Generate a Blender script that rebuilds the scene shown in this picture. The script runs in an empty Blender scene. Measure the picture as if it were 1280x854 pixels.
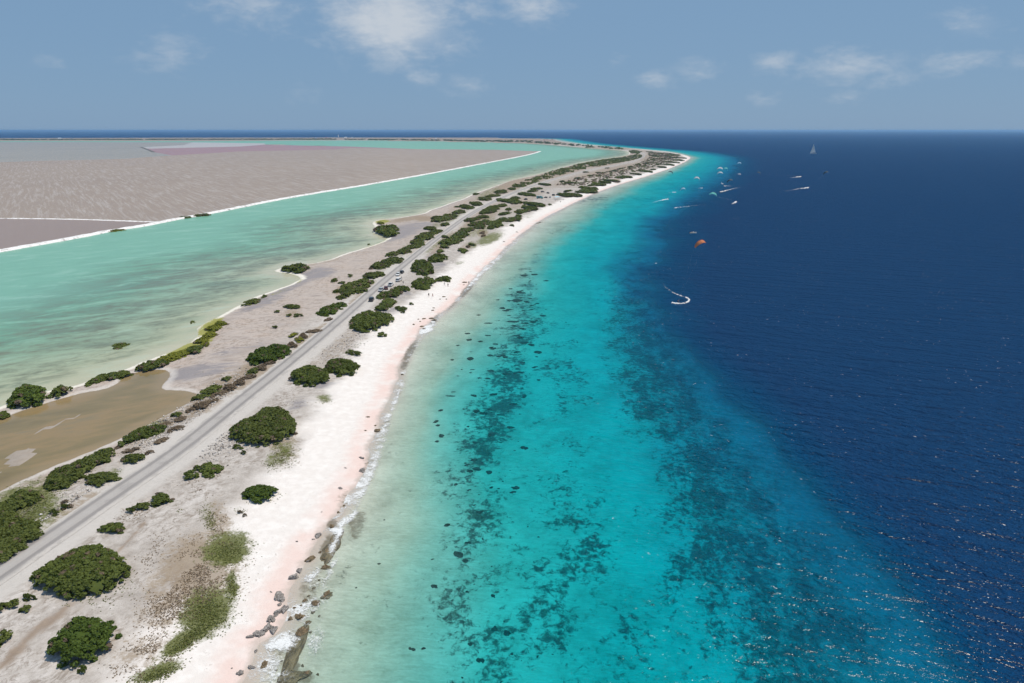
import bpy, bmesh, math, random
import numpy as np
from mathutils import Vector, Matrix, Euler

R = math.radians
random.seed(7)
rng = np.random.default_rng(11)
scene = bpy.context.scene
COL = scene.collection

# ------------------------------------------------------------------ camera
CAM_H = 70.0
FPX = 853.333                      # focal length for a 1280 px wide frame (24 mm on 36 mm)
PITCH = math.atan((427 - 162.6) / FPX)
cam_data = bpy.data.cameras.new('camera')
cam_data.lens = 24.0
cam_data.sensor_width = 36.0
cam_data.clip_start = 1.0
cam_data.clip_end = 200000.0
cam = bpy.data.objects.new('camera', cam_data)
cam.location = (0, 0, CAM_H)
cam.rotation_euler = (math.pi / 2 - PITCH, 0, 0)
COL.objects.link(cam)
scene.camera = cam

# ------------------------------------------------------------------ light, sky, exposure
SUN_EL, SUN_AZ = R(69), R(62)      # azimuth measured clockwise from +Y (the view direction)
sd = Vector((math.sin(SUN_AZ) * math.cos(SUN_EL), math.cos(SUN_AZ) * math.cos(SUN_EL), math.sin(SUN_EL)))
sun_data = bpy.data.lights.new('sun', 'SUN')
sun_data.energy = 3.85
sun_data.angle = R(0.53)
sun_data.color = (1.0, 0.915, 0.80)
sun = bpy.data.objects.new('sun', sun_data)
sun.rotation_euler = (-sd).to_track_quat('-Z', 'Y').to_euler()
COL.objects.link(sun)
scene.view_settings.view_transform = 'Standard'
scene.view_settings.look = 'None'
scene.view_settings.exposure = 0.0
scene.view_settings.gamma = 1.0
scene.view_settings.use_curve_mapping = False
scene.cycles.use_denoising = True
scene.cycles.use_adaptive_sampling = True
scene.cycles.adaptive_threshold = 0.03
scene.cycles.max_bounces = 5
scene.cycles.diffuse_bounces = 1
scene.cycles.glossy_bounces = 1
scene.cycles.transparent_max_bounces = 10
scene.cycles.volume_bounces = 0
scene.cycles.caustics_reflective = False
scene.cycles.caustics_refractive = False


# ------------------------------------------------------------------ node helper
class NT:
    def __init__(self, tree):
        self.t = tree
        self.n = tree.nodes
        self.n.clear()

    def new(self, kind, **kw):
        nd = self.n.new(kind)
        for k, v in kw.items():
            setattr(nd, k, v)
        return nd

    def put(self, sock, v):
        if isinstance(v, bpy.types.NodeSocket):
            self.t.links.new(v, sock)
        elif isinstance(v, (tuple, list)):
            if sock.type == 'RGBA' and len(v) == 3:
                v = (*v, 1)
            sock.default_value = v
        else:
            sock.default_value = v

    def pos(self):
        return self.new('ShaderNodeNewGeometry').outputs['Position']

    def attr(self, name, typ='GEOMETRY'):
        nd = self.new('ShaderNodeAttribute')
        nd.attribute_type = typ
        nd.attribute_name = name
        return nd.outputs['Fac']

    def attrc(self, name):
        nd = self.new('ShaderNodeAttribute')
        nd.attribute_name = name
        return nd.outputs['Color']

    def math(self, op, a, b=0.0, c=0.0, clamp=False):
        nd = self.new('ShaderNodeMath', operation=op, use_clamp=clamp)
        self.put(nd.inputs[0], a)
        self.put(nd.inputs[1], b)
        self.put(nd.inputs[2], c)
        return nd.outputs[0]

    def add(self, a, b): return self.math('ADD', a, b)
    def sub(self, a, b): return self.math('SUBTRACT', a, b)
    def mul(self, a, b): return self.math('MULTIPLY', a, b)
    def mx(self, a, b): return self.math('MAXIMUM', a, b)
    def mn(self, a, b): return self.math('MINIMUM', a, b)

    def smooth(self, x, a, b, lo=0.0, hi=1.0):
        nd = self.new('ShaderNodeMapRange', interpolation_type='SMOOTHSTEP')
        self.put(nd.inputs[0], x)
        for i, v in enumerate((a, b, lo, hi)):
            self.put(nd.inputs[i + 1], v)
        return nd.outputs[0]

    def map(self, vec, scale=(1, 1, 1), rotz=0.0, loc=(0, 0, 0)):
        if rotz:                                   # turn first, then stretch
            rt = self.new('ShaderNodeMapping')
            self.put(rt.inputs['Vector'], vec)
            rt.inputs['Rotation'].default_value = (0, 0, rotz)
            vec = rt.outputs[0]
        nd = self.new('ShaderNodeMapping')
        self.put(nd.inputs['Vector'], vec)
        nd.inputs['Scale'].default_value = scale
        nd.inputs['Location'].default_value = loc
        return nd.outputs[0]

    def noise(self, vec, scale=1.0, detail=3.0, rough=0.55, dist=0.0):
        nd = self.new('ShaderNodeTexNoise')
        self.put(nd.inputs['Vector'], vec)
        nd.inputs['Scale'].default_value = scale
        nd.inputs['Detail'].default_value = detail
        nd.inputs['Roughness'].default_value = rough
        nd.inputs['Distortion'].default_value = dist
        return nd.outputs['Fac']

    def voronoi(self, vec, scale=1.0, feature='F1'):
        nd = self.new('ShaderNodeTexVoronoi', feature=feature)
        self.put(nd.inputs['Vector'], vec)
        nd.inputs['Scale'].default_value = scale
        return nd.outputs['Distance']

    def mix(self, f, a, b):
        nd = self.new('ShaderNodeMix', data_type='RGBA', clamp_factor=True)
        self.put(nd.inputs[0], f)
        self.put(nd.inputs[6], a)
        self.put(nd.inputs[7], b)
        return nd.outputs[2]

    def ramp(self, f, stops, interp='LINEAR'):
        nd = self.new('ShaderNodeValToRGB')
        cr = nd.color_ramp
        cr.interpolation = interp
        while len(cr.elements) < len(stops):
            cr.elements.new(0.5)
        for e, (p, c) in zip(cr.elements, stops):
            e.position = p
            e.color = (*c, 1) if len(c) == 3 else c
        self.put(nd.inputs[0], f)
        return nd.outputs[0]

    def bump(self, h, strength=0.5, dist=1.0, normal=None):
        nd = self.new('ShaderNodeBump')
        nd.inputs['Strength'].default_value = strength
        nd.inputs['Distance'].default_value = dist
        self.put(nd.inputs['Height'], h)
        if normal is not None:
            self.put(nd.inputs['Normal'], normal)
        return nd.outputs[0]

    def principled(self, col, rough=0.8, spec=0.3, normal=None, **kw):
        nd = self.new('ShaderNodeBsdfPrincipled')
        self.put(nd.inputs['Base Color'], col)
        self.put(nd.inputs['Roughness'], rough)
        self.put(nd.inputs['Specular IOR Level'], spec)
        if normal is not None:
            self.put(nd.inputs['Normal'], normal)
        for k, v in kw.items():
            self.put(nd.inputs[k.replace('_', ' ')], v)
        return nd.outputs[0]

    def shader(self, kind, **kw):
        nd = self.new(kind)
        for k, v in kw.items():
            self.put(nd.inputs[k], v)
        return nd.outputs[0]

    def mixs(self, f, a, b):
        nd = self.new('ShaderNodeMixShader')
        self.put(nd.inputs[0], f)
        self.put(nd.inputs[1], a)
        self.put(nd.inputs[2], b)
        return nd.outputs[0]

    def out(self, s, sock='Surface', world=False):
        nd = self.new('ShaderNodeOutputWorld' if world else 'ShaderNodeOutputMaterial')
        self.put(nd.inputs[sock], s)


def material(name):
    m = bpy.data.materials.new(name)
    m.use_nodes = True
    return m, NT(m.node_tree)


def plain(name, col, rough=0.6, spec=0.4, var=0.0, scale=3.0):
    m, t = material(name)
    c = col
    if var:
        n = t.noise(t.pos(), scale, 3)
        c = t.mix(n, tuple(x * (1 - var) for x in col), tuple(min(1, x * (1 + var)) for x in col))
    t.out(t.principled(c, rough, spec))
    return m


# ------------------------------------------------------------------ pixel <-> place
CT, ST = math.cos(PITCH), math.sin(PITCH)


def ray(px, py):
    x, y = (px - 640) / FPX, -(py - 427) / FPX
    return np.array([x, CT + y * ST, -ST + y * CT])


def G(px, py, z=0.0):
    d = ray(px, py)
    k = (CAM_H - z) / max(-d[2], 1e-4)
    return np.array([d[0] * k, d[1] * k, z])


def GP(pts, z=0.0):
    return np.array([G(x, y, z)[:2] for x, y in pts])


def ppm(py):
    """pixels per metre and sine of the look-down angle for ground seen at row py"""
    d = ray(640, py)
    k = CAM_H / -d[2]
    return FPX / k, -d[2] / np.linalg.norm(d)


def proj(X, Y, Z=0.0):
    dz = Z - CAM_H
    f = Y * CT - dz * ST
    u = Y * ST + dz * CT
    f = np.where(f < 1, 1, f)
    return 640 + FPX * X / f, 427 - FPX * u / f


# ------------------------------------------------------------------ world sky
def build_world():
    w = bpy.data.worlds.new('World')
    scene.world = w
    w.use_nodes = True
    t = NT(w.node_tree)
    sky = t.new('ShaderNodeTexSky', sky_type='NISHITA')
    sky.sun_disc = False
    sky.sun_elevation = SUN_EL
    sky.sun_rotation = SUN_AZ
    sky.altitude = 70
    sky.air_density = 1.0
    sky.dust_density = 0.3
    sky.ozone_density = 1.0
    vec = t.new('ShaderNodeTexCoord').outputs['Generated']
    sep = t.new('ShaderNodeSeparateXYZ')
    t.put(sep.inputs[0], vec)
    n1 = t.noise(t.map(vec, (1, 1, 2.2)), 16, 6, 0.62, 0.4)
    n2 = t.noise(t.map(vec, (1, 1, 1.6)), 5.0, 4, 0.55)
    n3 = t.noise(t.map(vec, (1, 1, 2.5)), 42, 4, 0.6)
    # scattered fair-weather cumulus: px centre, half sizes, strength; the rest of the sky gets the same kind from noise
    clouds = [(492, 26, 62, 34, 1.0), (478, 34, 44, 24, 1.0), (585, 12, 34, 14, .4), (668, 8, 34, 16, .6), (325, 14, 60, 20, .45), (215, 66, 42, 20, .34),
              (527, 97, 20, 10, .5), (583, 104, 30, 12, .4), (818, 101, 22, 9, .48), (878, 86, 26, 10, .45), (964, 79, 24, 12, .5),
              (1060, 84, 42, 18, .5), (1085, 72, 24, 9, .4), (1100, 100, 30, 9, .4), (1052, 120, 22, 9, .4), (1200, 76, 30, 11, .55), (1218, 32, 30, 14, .5),
              (66, 78, 16, 10, .25), (378, 112, 26, 16, .22), (955, 123, 18, 8, .3), (776, 75, 12, 8, .3), (1275, 76, 14, 10, .4)]
    tot = None
    warp = t.mul(t.sub(n2, 0.5), 1.4)
    for px, py, hw, hh, s in clouds:
        d = ray(px, py)
        d = d / np.linalg.norm(d)
        e = np.array([d[0], d[1], d[2]])
        right = np.array([d[1], -d[0], 0]); right /= np.linalg.norm(right)
        up = np.cross(right, d)
        sub = t.new('ShaderNodeVectorMath', operation='SUBTRACT')
        t.put(sub.inputs[0], vec); sub.inputs[1].default_value = tuple(e)
        def dot(v, k):
            nd = t.new('ShaderNodeVectorMath', operation='DOT_PRODUCT')
            t.put(nd.inputs[0], sub.outputs[0]); nd.inputs[1].default_value = tuple(v * k)
            return nd.outputs['Value']
        a = dot(right, FPX / hw * 0.8); b = dot(up, FPX / hh * 0.8)
        q = t.add(t.mul(a, a), t.mul(b, b))
        # lies in front only: the chord vector is long on the far side
        g = t.mul(t.math('POWER', 2.718, t.mul(q, -1.0)), s)
        ln = t.new('ShaderNodeVectorMath', operation='LENGTH'); t.put(ln.inputs[0], sub.outputs[0])
        g = t.mul(g, t.math('LESS_THAN', ln.outputs['Value'], 0.6))
        tot = g if tot is None else t.mx(tot, g)
    tex = t.smooth(t.add(t.mul(n1, 0.65), t.mul(n3, 0.35)), 0.34, 0.66)
    named = t.mul(t.smooth(t.add(tot, t.mul(t.sub(tex, .5), .34)), .12, 1.1), .9)
    named = t.mul(named, t.smooth(tot, .03, .16))
    rest = t.mul(t.smooth(t.add(n2, t.mul(n1, 0.5)), 0.86, 1.06), 0.5)
    rest = t.mul(rest, t.smooth(sep.outputs['Z'], 0.12, 0.3))
    cl = t.mn(t.mx(named, rest), 0.85)
    cl = t.mul(cl, t.smooth(sep.outputs['Z'], 0.0, 0.03))
    air = t.mix(0.9, sky.outputs[0], SKY_VEIL)          # thin even marine veil over the whole sky
    colr = t.mix(cl, air, (6.7, 7.2, 7.8))
    bg = t.new('ShaderNodeBackground')
    t.put(bg.inputs[0], colr)
    bg.inputs[1].default_value = 0.088
    t.out(bg.outputs[0], world=True)


SKY_VEIL = (2.2, 3.75, 5.8)
build_world()
scene.world.cycles.sampling_method = 'MANUAL'
scene.world.cycles.sample_map_resolution = 256


# ------------------------------------------------------------------ mesh helpers
def link(o, parent=None):
    COL.objects.link(o)
    if parent is not None:
        o.parent = parent
    return o


def mesh_np(name, verts, faces, mats=(), smooth=False, attrs=None, mat_idx=None):
    """faces: (n,3) or (n,4) int array, or a list of arrays of different widths"""
    me = bpy.data.meshes.new(name)
    verts = np.asarray(verts, dtype=np.float32)
    fl = faces if isinstance(faces, list) else [faces]
    fl = [np.asarray(f, dtype=np.int32) for f in fl if len(f)]
    loops = np.concatenate([f.ravel() for f in fl])
    tot = np.concatenate([np.full(len(f), f.shape[1], np.int32) for f in fl])
    start = np.concatenate([[0], np.cumsum(tot)[:-1]]).astype(np.int32)
    me.vertices.add(len(verts)); me.loops.add(len(loops)); me.polygons.add(len(tot))
    me.vertices.foreach_set('co', verts.ravel())
    me.loops.foreach_set('vertex_index', loops)
    me.polygons.foreach_set('loop_start', start)
    me.polygons.foreach_set('loop_total', tot)
    if smooth:
        me.polygons.foreach_set('use_smooth', np.ones(len(tot), bool))
    for m in mats:
        me.materials.append(m)
    if mat_idx is not None:
        me.polygons.foreach_set('material_index', np.asarray(mat_idx, np.int32))
    for k, v in (attrs or {}).items():
        v = np.asarray(v, np.float32)
        if v.ndim == 2:
            a = me.attributes.new(k, 'FLOAT_COLOR', 'POINT')
            a.data.foreach_set('color', np.c_[v, np.ones(len(v))].astype(np.float32).ravel())
        else:
            a = me.attributes.new(k, 'FLOAT', 'POINT')
            a.data.foreach_set('value', v)
    me.update(calc_edges=True)
    return me


def obj(name, me, parent=None, loc=None, **props):
    o = bpy.data.objects.new(name, me)
    if loc is not None:
        o.location = loc
    for k, v in props.items():
        o[k] = v
    return link(o, parent)


class MB:
    """collects simple shapes into one mesh"""
    def __init__(self):
        self.v, self.f, self.m = [], [], []

    def add(self, v, f, m=0):
        b = len(self.v)
        self.v += [tuple(x) for x in v]
        self.f += [tuple(i + b for i in q) for q in f]
        self.m += [m] * len(f)

    def box(self, c, s, m=0, taper=1.0, rz=0.0):
        x, y, z = s[0] / 2, s[1] / 2, s[2] / 2
        vs = []
        for k, tz in ((-1, 1.0), (1, taper)):
            for a, b in ((-1, -1), (1, -1), (1, 1), (-1, 1)):
                px, py = a * x * tz, b * y * tz
                vs.append((c[0] + px * math.cos(rz) - py * math.sin(rz), c[1] + px * math.sin(rz) + py * math.cos(rz), c[2] + k * z))
        self.add(vs, [(3, 2, 1, 0), (4, 5, 6, 7), (0, 1, 5, 4), (1, 2, 6, 5), (2, 3, 7, 6), (3, 0, 4, 7)], m)

    def tube(self, pts, rad, n=8, m=0, caps=True):
        pts = [Vector(p) for p in pts]
        if not isinstance(rad, (list, tuple)):
            rad = [rad] * len(pts)
        vs, fs = [], []
        for i, p in enumerate(pts):
            d = (pts[min(i + 1, len(pts) - 1)] - pts[max(i - 1, 0)]).normalized()
            a = d.orthogonal().normalized(); b = d.cross(a)
            for k in range(n):
                t = 2 * math.pi * k / n
                vs.append(p + (a * math.cos(t) + b * math.sin(t)) * rad[i])
        for i in range(len(pts) - 1):
            for k in range(n):
                fs.append((i * n + k, i * n + (k + 1) % n, (i + 1) * n + (k + 1) % n, (i + 1) * n + k))
        if caps:
            fs.append(tuple(range(n))[::-1]); fs.append(tuple((len(pts) - 1) * n + k for k in range(n)))
        self.add(vs, fs, m)

    def loft(self, rings, m=0, caps=True):
        n = len(rings[0]); vs = [p for r in rings for p in r]; fs = []
        for i in range(len(rings) - 1):
            for k in range(n):
                fs.append((i * n + k, i * n + (k + 1) % n, (i + 1) * n + (k + 1) % n, (i + 1) * n + k))
        if caps:
            fs.append(tuple(range(n))[::-1]); fs.append(tuple((len(rings) - 1) * n + k for k in range(n)))
        self.add(vs, fs, m)

    def mesh(self, name, *mats, smooth=False, bevel=0.0):
        me = bpy.data.meshes.new(name)
        me.from_pydata([tuple(v) for v in self.v], [], self.f)
        for x in mats:
            me.materials.append(x)
        for p, i in zip(me.polygons, self.m):
            p.material_index = i
            p.use_smooth = smooth
        if bevel:
            bm = bmesh.new(); bm.from_mesh(me)
            bmesh.ops.bevel(bm, geom=bm.edges[:], offset=bevel, segments=2, affect='EDGES', clamp_overlap=True)
            bm.to_mesh(me); bm.free()
        me.update()
        return me


def seg_dist(P, poly, closed=True):
    """distance from points P (n,2) to a polyline"""
    Q = np.asarray(poly, float)
    A = Q if closed else Q[:-1]
    B = np.roll(Q, -1, 0) if closed else Q[1:]
    best = np.full(len(P), 1e18)
    for a, b in zip(A, B):
        ab = b - a
        L = max((ab ** 2).sum(), 1e-9)
        t = np.clip(((P - a) @ ab) / L, 0, 1)
        d = ((P - a - t[:, None] * ab) ** 2).sum(1)
        np.minimum(best, d, out=best)
    return np.sqrt(best)


def inside(P, poly):
    Q = np.asarray(poly, float)
    c = np.zeros(len(P), bool)
    x, y = P[:, 0], P[:, 1]
    for a, b in zip(Q, np.roll(Q, -1, 0)):
        if a[1] == b[1]:
            continue
        k = (a[1] > y) != (b[1] > y)
        xi = (b[0] - a[0]) * (y - a[1]) / (b[1] - a[1]) + a[0]
        c ^= k & (x < xi)
    return c


def sdf(P, poly):
    """positive inside"""
    d = seg_dist(P, poly)
    return np.where(inside(P, poly), d, -d)


def chaikin(pts, n=2, closed=False):
    p = np.asarray(pts, float)
    for _ in range(n):
        if closed:
            q = np.roll(p, -1, 0)
            p = np.stack([0.75 * p + 0.25 * q, 0.25 * p + 0.75 * q], 1).reshape(-1, 2)
        else:
            a, b = p[:-1], p[1:]
            m = np.stack([0.75 * a + 0.25 * b, 0.25 * a + 0.75 * b], 1).reshape(-1, 2)
            p = np.vstack([p[:1], m, p[-1:]])
    return p


_perm = rng.random((256, 256))


def vnoise(x, y):
    """value noise 0..1"""
    xi, yi = np.floor(x).astype(int), np.floor(y).astype(int)
    fx, fy = x - xi, y - yi
    fx = fx * fx * (3 - 2 * fx); fy = fy * fy * (3 - 2 * fy)
    g = lambda a, b: _perm[a & 255, b & 255]
    return (g(xi, yi) * (1 - fx) + g(xi + 1, yi) * fx) * (1 - fy) + (g(xi, yi + 1) * (1 - fx) + g(xi + 1, yi + 1) * fx) * fy


def fbm(x, y, o=4):
    s, a, t = 0, 1, 0
    for i in range(o):
        s = s + a * vnoise(x * 2 ** i + 17.3 * i, y * 2 ** i + 5.1 * i); t += a; a *= 0.5
    return s / t


# ------------------------------------------------------------------ traced outlines (photo pixels -> ground)
SEA_SHORE = [(-150, 1500), (230, 1000), (312, 854), (318, 823), (322, 806), (340, 797), (352, 781), (360, 768), (362, 745), (366, 730), (384, 709), (390, 682),
             (401, 665), (412, 652), (424, 639), (435, 616), (443, 604), (457, 586), (461, 570), (472, 535), (480, 513), (492, 492), (496, 470), (506, 443),
             (522, 418), (534, 404), (548, 394), (557, 388), (567, 379), (579, 367), (590, 350), (603, 336), (615, 327), (634, 308), (660, 286), (685, 270), (710, 258),
             (740, 243), (773, 231), (811, 220), (836, 211.5), (852, 205), (862, 199.5), (864, 197), (860, 194.8), (852, 192.8), (836, 190), (820, 188.2), (805, 186.8), (783, 185),
             (758, 183), (742, 181.8), (725, 180), (703, 177.8), (697, 175.6), (688, 174), (672, 173.2), (640, 172.6), (540, 171.6), (440, 171.4), (300, 172), (0, 173), (-500, 173.2)]
LAG_SHORE = [(-420, 640), (-100, 540), (0, 510), (11, 505), (66, 487), (88, 484), (112, 476), (144, 465), (159, 461), (180, 452), (211, 442), (235, 431), (246, 422), (247, 414),
             (245, 411), (257, 404), (276, 395), (300, 382), (320, 371), (342, 363.5), (362, 356.5), (376, 350), (377, 346.5), (363, 342.5), (346, 340.5), (342, 338.5), (360, 333),
             (373, 330.5), (390, 330), (412, 325), (430, 318), (451, 311.5), (467, 306.5), (486, 299), (482, 295.5), (463, 291), (470, 283), (464, 279), (472, 275), (493, 273.5),
             (514, 270), (531, 267), (537, 263), (547, 260), (563, 254), (579, 249), (590, 243), (602, 239), (613, 235), (623, 231.5), (636, 226.5), (658, 221.6), (680, 216.5), (697, 211.5), (719, 205.5),
             (742, 200.8), (766, 197.5), (780, 195.6), (787, 193.4), (786, 189.7), (780, 188), (758, 186.6), (735, 185), (711, 182.7), (680, 180.3), (647, 178.7), (600, 177.8), (560, 177),
             (520, 176), (440, 175.6), (340, 175.8), (237, 176.3), (100, 176), (0, 175.8), (-600, 175.8)]
DIKE = [(-420, 392), (-120, 335), (0, 314.4), (42, 307), (95, 297.5), (137, 289), (179, 282.8), (211, 276), (247, 270), (294, 260.6), (340.6, 251), (387.5, 242.8), (440, 234.4),
        (500, 224), (560, 213), (602, 205), (650, 196), (669, 191.6), (675, 189.4)]
CROSS = [(-300, 268), (0, 273.5), (60, 274), (120, 275.3), (192, 278)]
ROAD = [(-330, 945), (-120, 798), (0, 715), (75, 664), (155, 609), (225, 562), (290, 509), (354, 459), (424, 401), (472, 358), (500, 335), (528, 312), (558, 289), (588, 267.5), (616, 252.5), (644, 240), (672, 230.5),
        (700, 221.6), (742, 211.5), (774, 206), (792, 202), (803, 197.5), (806, 194), (802, 191), (795, 189.2), (770, 186.4), (735, 183.2), (700, 179.5)]
POND = [(-150, 690), (0, 615), (63, 585), (105, 570), (150, 550), (160, 543), (200, 523), (240, 502), (250, 493), (225, 488), (200, 488), (208, 475), (210, 463), (175, 465),
        (150, 473), (150, 478), (133, 488), (100, 493), (68, 503), (25, 515), (0, 525), (-150, 580)]

shore_w = chaikin(GP(SEA_SHORE), 2)
lag_w = chaikin(GP(LAG_SHORE), 1)
LAND = np.vstack([shore_w, [[-60000, shore_w[-1][1]], [-60000, -3000], [shore_w[0][0], -3000]]])
LAG = np.vstack([lag_w, [[-9000, lag_w[-1][1]], [-9000, lag_w[0][1]]]])
pond_w = chaikin(GP(POND), 2, True)
road_w = chaikin(GP(ROAD, 1.0), 3)
dike_w = chaikin(GP(DIKE), 1)
cross_w = GP(CROSS)


def axis(vals):
    return np.array(sorted(set(vals)))


def x_axis(d0, g, lim):
    out = [0.0]
    while out[-1] < lim:
        out.append(out[-1] + d0 + g * out[-1])
    far = [2000, 3200, 5500, 9500, 20000, 60000]
    p = out + [v for v in far if v > lim]
    return np.array([-v for v in p[:0:-1]] + p)


def y_axis(d0, k, lim):
    out = [-60.0, -20.0, 10.0, 40.0]
    while out[-1] < lim:
        y = out[-1]
        out.append(y + max(d0, y * y / 60000 * k))
    return np.array(out + [v for v in (9500, 12500, 20000, 35000, 60000) if v > lim * 1.2])


def grid(xs, ys):
    X, Y = np.meshgrid(xs, ys)
    n, m = len(xs), len(ys)
    i = np.arange(n * m).reshape(m, n)
    F = np.stack([i[:-1, :-1], i[:-1, 1:], i[1:, 1:], i[1:, :-1]], -1).reshape(-1, 4)
    return X.ravel(), Y.ravel(), F


def compact(verts, F, attrs):
    used = np.unique(F)
    re = np.full(len(verts), -1, np.int64)
    re[used] = np.arange(len(used))
    return verts[used], re[F], {k: v[used] for k, v in attrs.items()}


def blobs(px, py, lst):
    """soft ellipses traced in the photograph: (cx, cy, rx, ry, angle deg, strength) -> 0..1 field"""
    out = np.zeros_like(px)
    for cx, cy, rx, ry, an, s in lst:
        a = R(an)
        dx, dy = px - cx, py - cy
        u = (dx * math.cos(a) - dy * math.sin(a)) / rx
        v = (dx * math.sin(a) + dy * math.cos(a)) / ry
        out = np.maximum(out, s * np.clip(1.5 - np.sqrt(u * u + v * v), 0, 1))
    return out


def band(px, py, pts):
    """soft band along a polyline of (x, y, half width, strength)"""
    out = np.zeros_like(px)
    for (x0, y0, w0, s0), (x1, y1, w1, s1) in zip(pts[:-1], pts[1:]):
        ax, ay = x1 - x0, y1 - y0
        t = np.clip(((px - x0) * ax + (py - y0) * ay) / (ax * ax + ay * ay), 0, 1)
        d = np.hypot(px - x0 - t * ax, (py - y0 - t * ay))
        w = w0 + (w1 - w0) * t
        out = np.maximum(out, (s0 + (s1 - s0) * t) * np.clip(1.5 - d / w, 0, 1))
    return out


# ------------------------------------------------------------------ land cover traced from the photo
GRASS = [(285, 690, 34, 22, 20, 1.0), (258, 768, 40, 30, 35, 1.0), (235, 800, 50, 12, 38, .95), (195, 845, 40, 10, 22, .9), (290, 735, 10, 22, 0, .9), (352, 572, 24, 16, 40, .7), (340, 582, 14, 7, 0, .6), (405, 502, 12, 6, 0, .75),
         (262, 650, 14, 26, 20, .5), (300, 640, 10, 6, 0, .4), (225, 638, 8, 5, 0, .3), (445, 444, 10, 4, 0, .6), (477, 420, 6, 3, 20, .6), (448, 432, 12, 4, 10, .4),
         (612, 300, 22, 7, 22, .8), (590, 308, 10, 5, 0, .7), (500, 300, 10, 4, 0, .3), (555, 300, 20, 14, 30, .5), (540, 310, 22, 6, 38, .6),
         (660, 272, 10, 3, 10, .5), (575, 330, 8, 3, 15, .6), (650, 240, 14, 6, 25, .5), (475, 340, 40, 8, 35, .45), (450, 360, 30, 8, 38, .55), (505, 315, 30, 8, 35, .5), (560, 275, 34, 8, 28, .6), (610, 243, 24, 7, 25, .6),
         (30, 640, 60, 40, 20, .8), (95, 592, 50, 14, 33, .7), (185, 540, 34, 12, 25, .7), (140, 600, 26, 10, 33, .6), (340, 446, 34, 12, 20, .5),
         (640, 270, 40, 16, 20, .45), (600, 285, 30, 14, 30, .6), (330, 620, 26, 12, 0, .4), (110, 730, 60, 30, 0, .3)]
SCRUB = [(250, 720, 60, 50, 38, 1.0), (210, 760, 46, 40, 30, .75), (185, 820, 60, 30, 20, .6), (275, 660, 18, 40, 10, .75), (355, 565, 22, 26, 30, .7), (190, 690, 16, 40, -38, .35),
         (205, 532, 50, 14, 32, .8), (262, 500, 50, 16, 35, 1.0), (315, 468, 60, 14, 36, 1.0), (390, 425, 40, 10, 36, .8), (100, 640, 60, 20, 30, .7), (172, 556, 34, 16, 30, .6),
         (420, 440, 60, 14, 38, .55), (455, 420, 40, 14, 30, .45), (360, 510, 40, 20, 30, .3), (300, 545, 30, 14, 0, .5), (170, 640, 40, 16, 30, .4), (250, 600, 46, 20, 20, .4),
         (428, 366, 14, 9, 20, .8), (367, 395, 15, 6, 0, .8), (395, 330, 40, 5, 12, .6), (455, 370, 34, 8, 38, .8), (510, 275, 30, 4, 10, .9), (530, 275, 18, 4, 0, 1.0), (535, 305, 46, 8, 35, .7),
         (585, 310, 14, 6, 20, .7), (603, 293, 9, 6, 0, 1.0), (640, 233, 34, 10, 20, .9), (700, 216, 60, 8, 16, .9), (760, 202, 50, 7, 10, .9), (690, 233, 50, 6, 14, .6), (750, 217, 60, 7, 12, .7), (800, 206, 40, 8, 5, .6), (820, 197, 40, 7, 5, .85), (765, 214, 70, 6, 12, .85), (715, 226, 40, 5, 16, .8), (600, 275, 50, 14, 35, .8), (655, 252, 40, 9, 28, .7), (555, 305, 34, 10, 38, .8), (771, 227, 6, 3, 0, 1.0),
         (585, 255, 50, 6, 25, .6), (620, 240, 30, 5, 22, .7), (610, 262, 40, 4, 30, .6), (700, 178, 200, 3, 3, .8), (760, 186, 60, 4, 4, .9), (270, 410, 12, 5, 20, .6), (540, 350, 20, 20, 0, .25), (520, 345, 20, 16, 0, .35), (480, 380, 14, 10, 0, .4)]
TRACK = [(55, 790, 60, 7, 37, .9), (20, 826, 40, 6, 45, 1.0), (165, 680, 30, 4, 45, .8), (180, 663, 14, 2.5, 45, .8), (95, 770, 40, 9, 30, .45)]
MUD = [(235, 470, 60, 9, 8, 1.0), (300, 440, 60, 9, 14, .6), (330, 380, 40, 7, 20, .9), (395, 345, 26, 8, 8, 1.0), (500, 292, 34, 10, 15, 1.0), (520, 284, 40, 5, 5, .8), (360, 362, 40, 6, 22, .9), (375, 352, 14, 6, 10, .8),
       (345, 410, 20, 3, 5, .5), (410, 485, 26, 5, 5, .9), (376, 508, 20, 8, 20, .7), (478, 410, 26, 10, 25, .9), (490, 395, 14, 14, 0, .6), (545, 330, 16, 18, -30, .8), (280, 620, 40, 8, 25, .35), (550, 258, 40, 4, 18, .7), (505, 372, 14, 10, 0, .7)]
SUCC = [(263, 410, 22, 9, 32, 1.0), (260, 424, 10, 10, 0, .9), (228, 440, 34, 8, 25, 1.0), (315, 380, 14, 3, 15, .7), (348, 367, 20, 3, 18, .6), (375, 352, 6, 3, 30, .7), (478, 278, 12, 3, 0, .9), (470, 305, 26, 3, 18, .6)]
SANDBAR = [(25, 573, 20, 8, 22, 1.0), (62, 535, 22, 2.2, 22, .8), (88, 524, 14, 1.6, 22, .8), (0, 592, 6, 2, 0, .5)]
RUBBLE = [(262, 500, 50, 14, 35, 1.0), (205, 535, 40, 14, 32, .8), (315, 470, 50, 10, 36, 1.0), (100, 630, 60, 14, 33, .9), (60, 655, 30, 8, 33, .5), (300, 545, 24, 14, 0, .6), (390, 425, 40, 8, 36, .8), (270, 560, 26, 16, 0, .5), (430, 430, 50, 14, 36, .5)]
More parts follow.
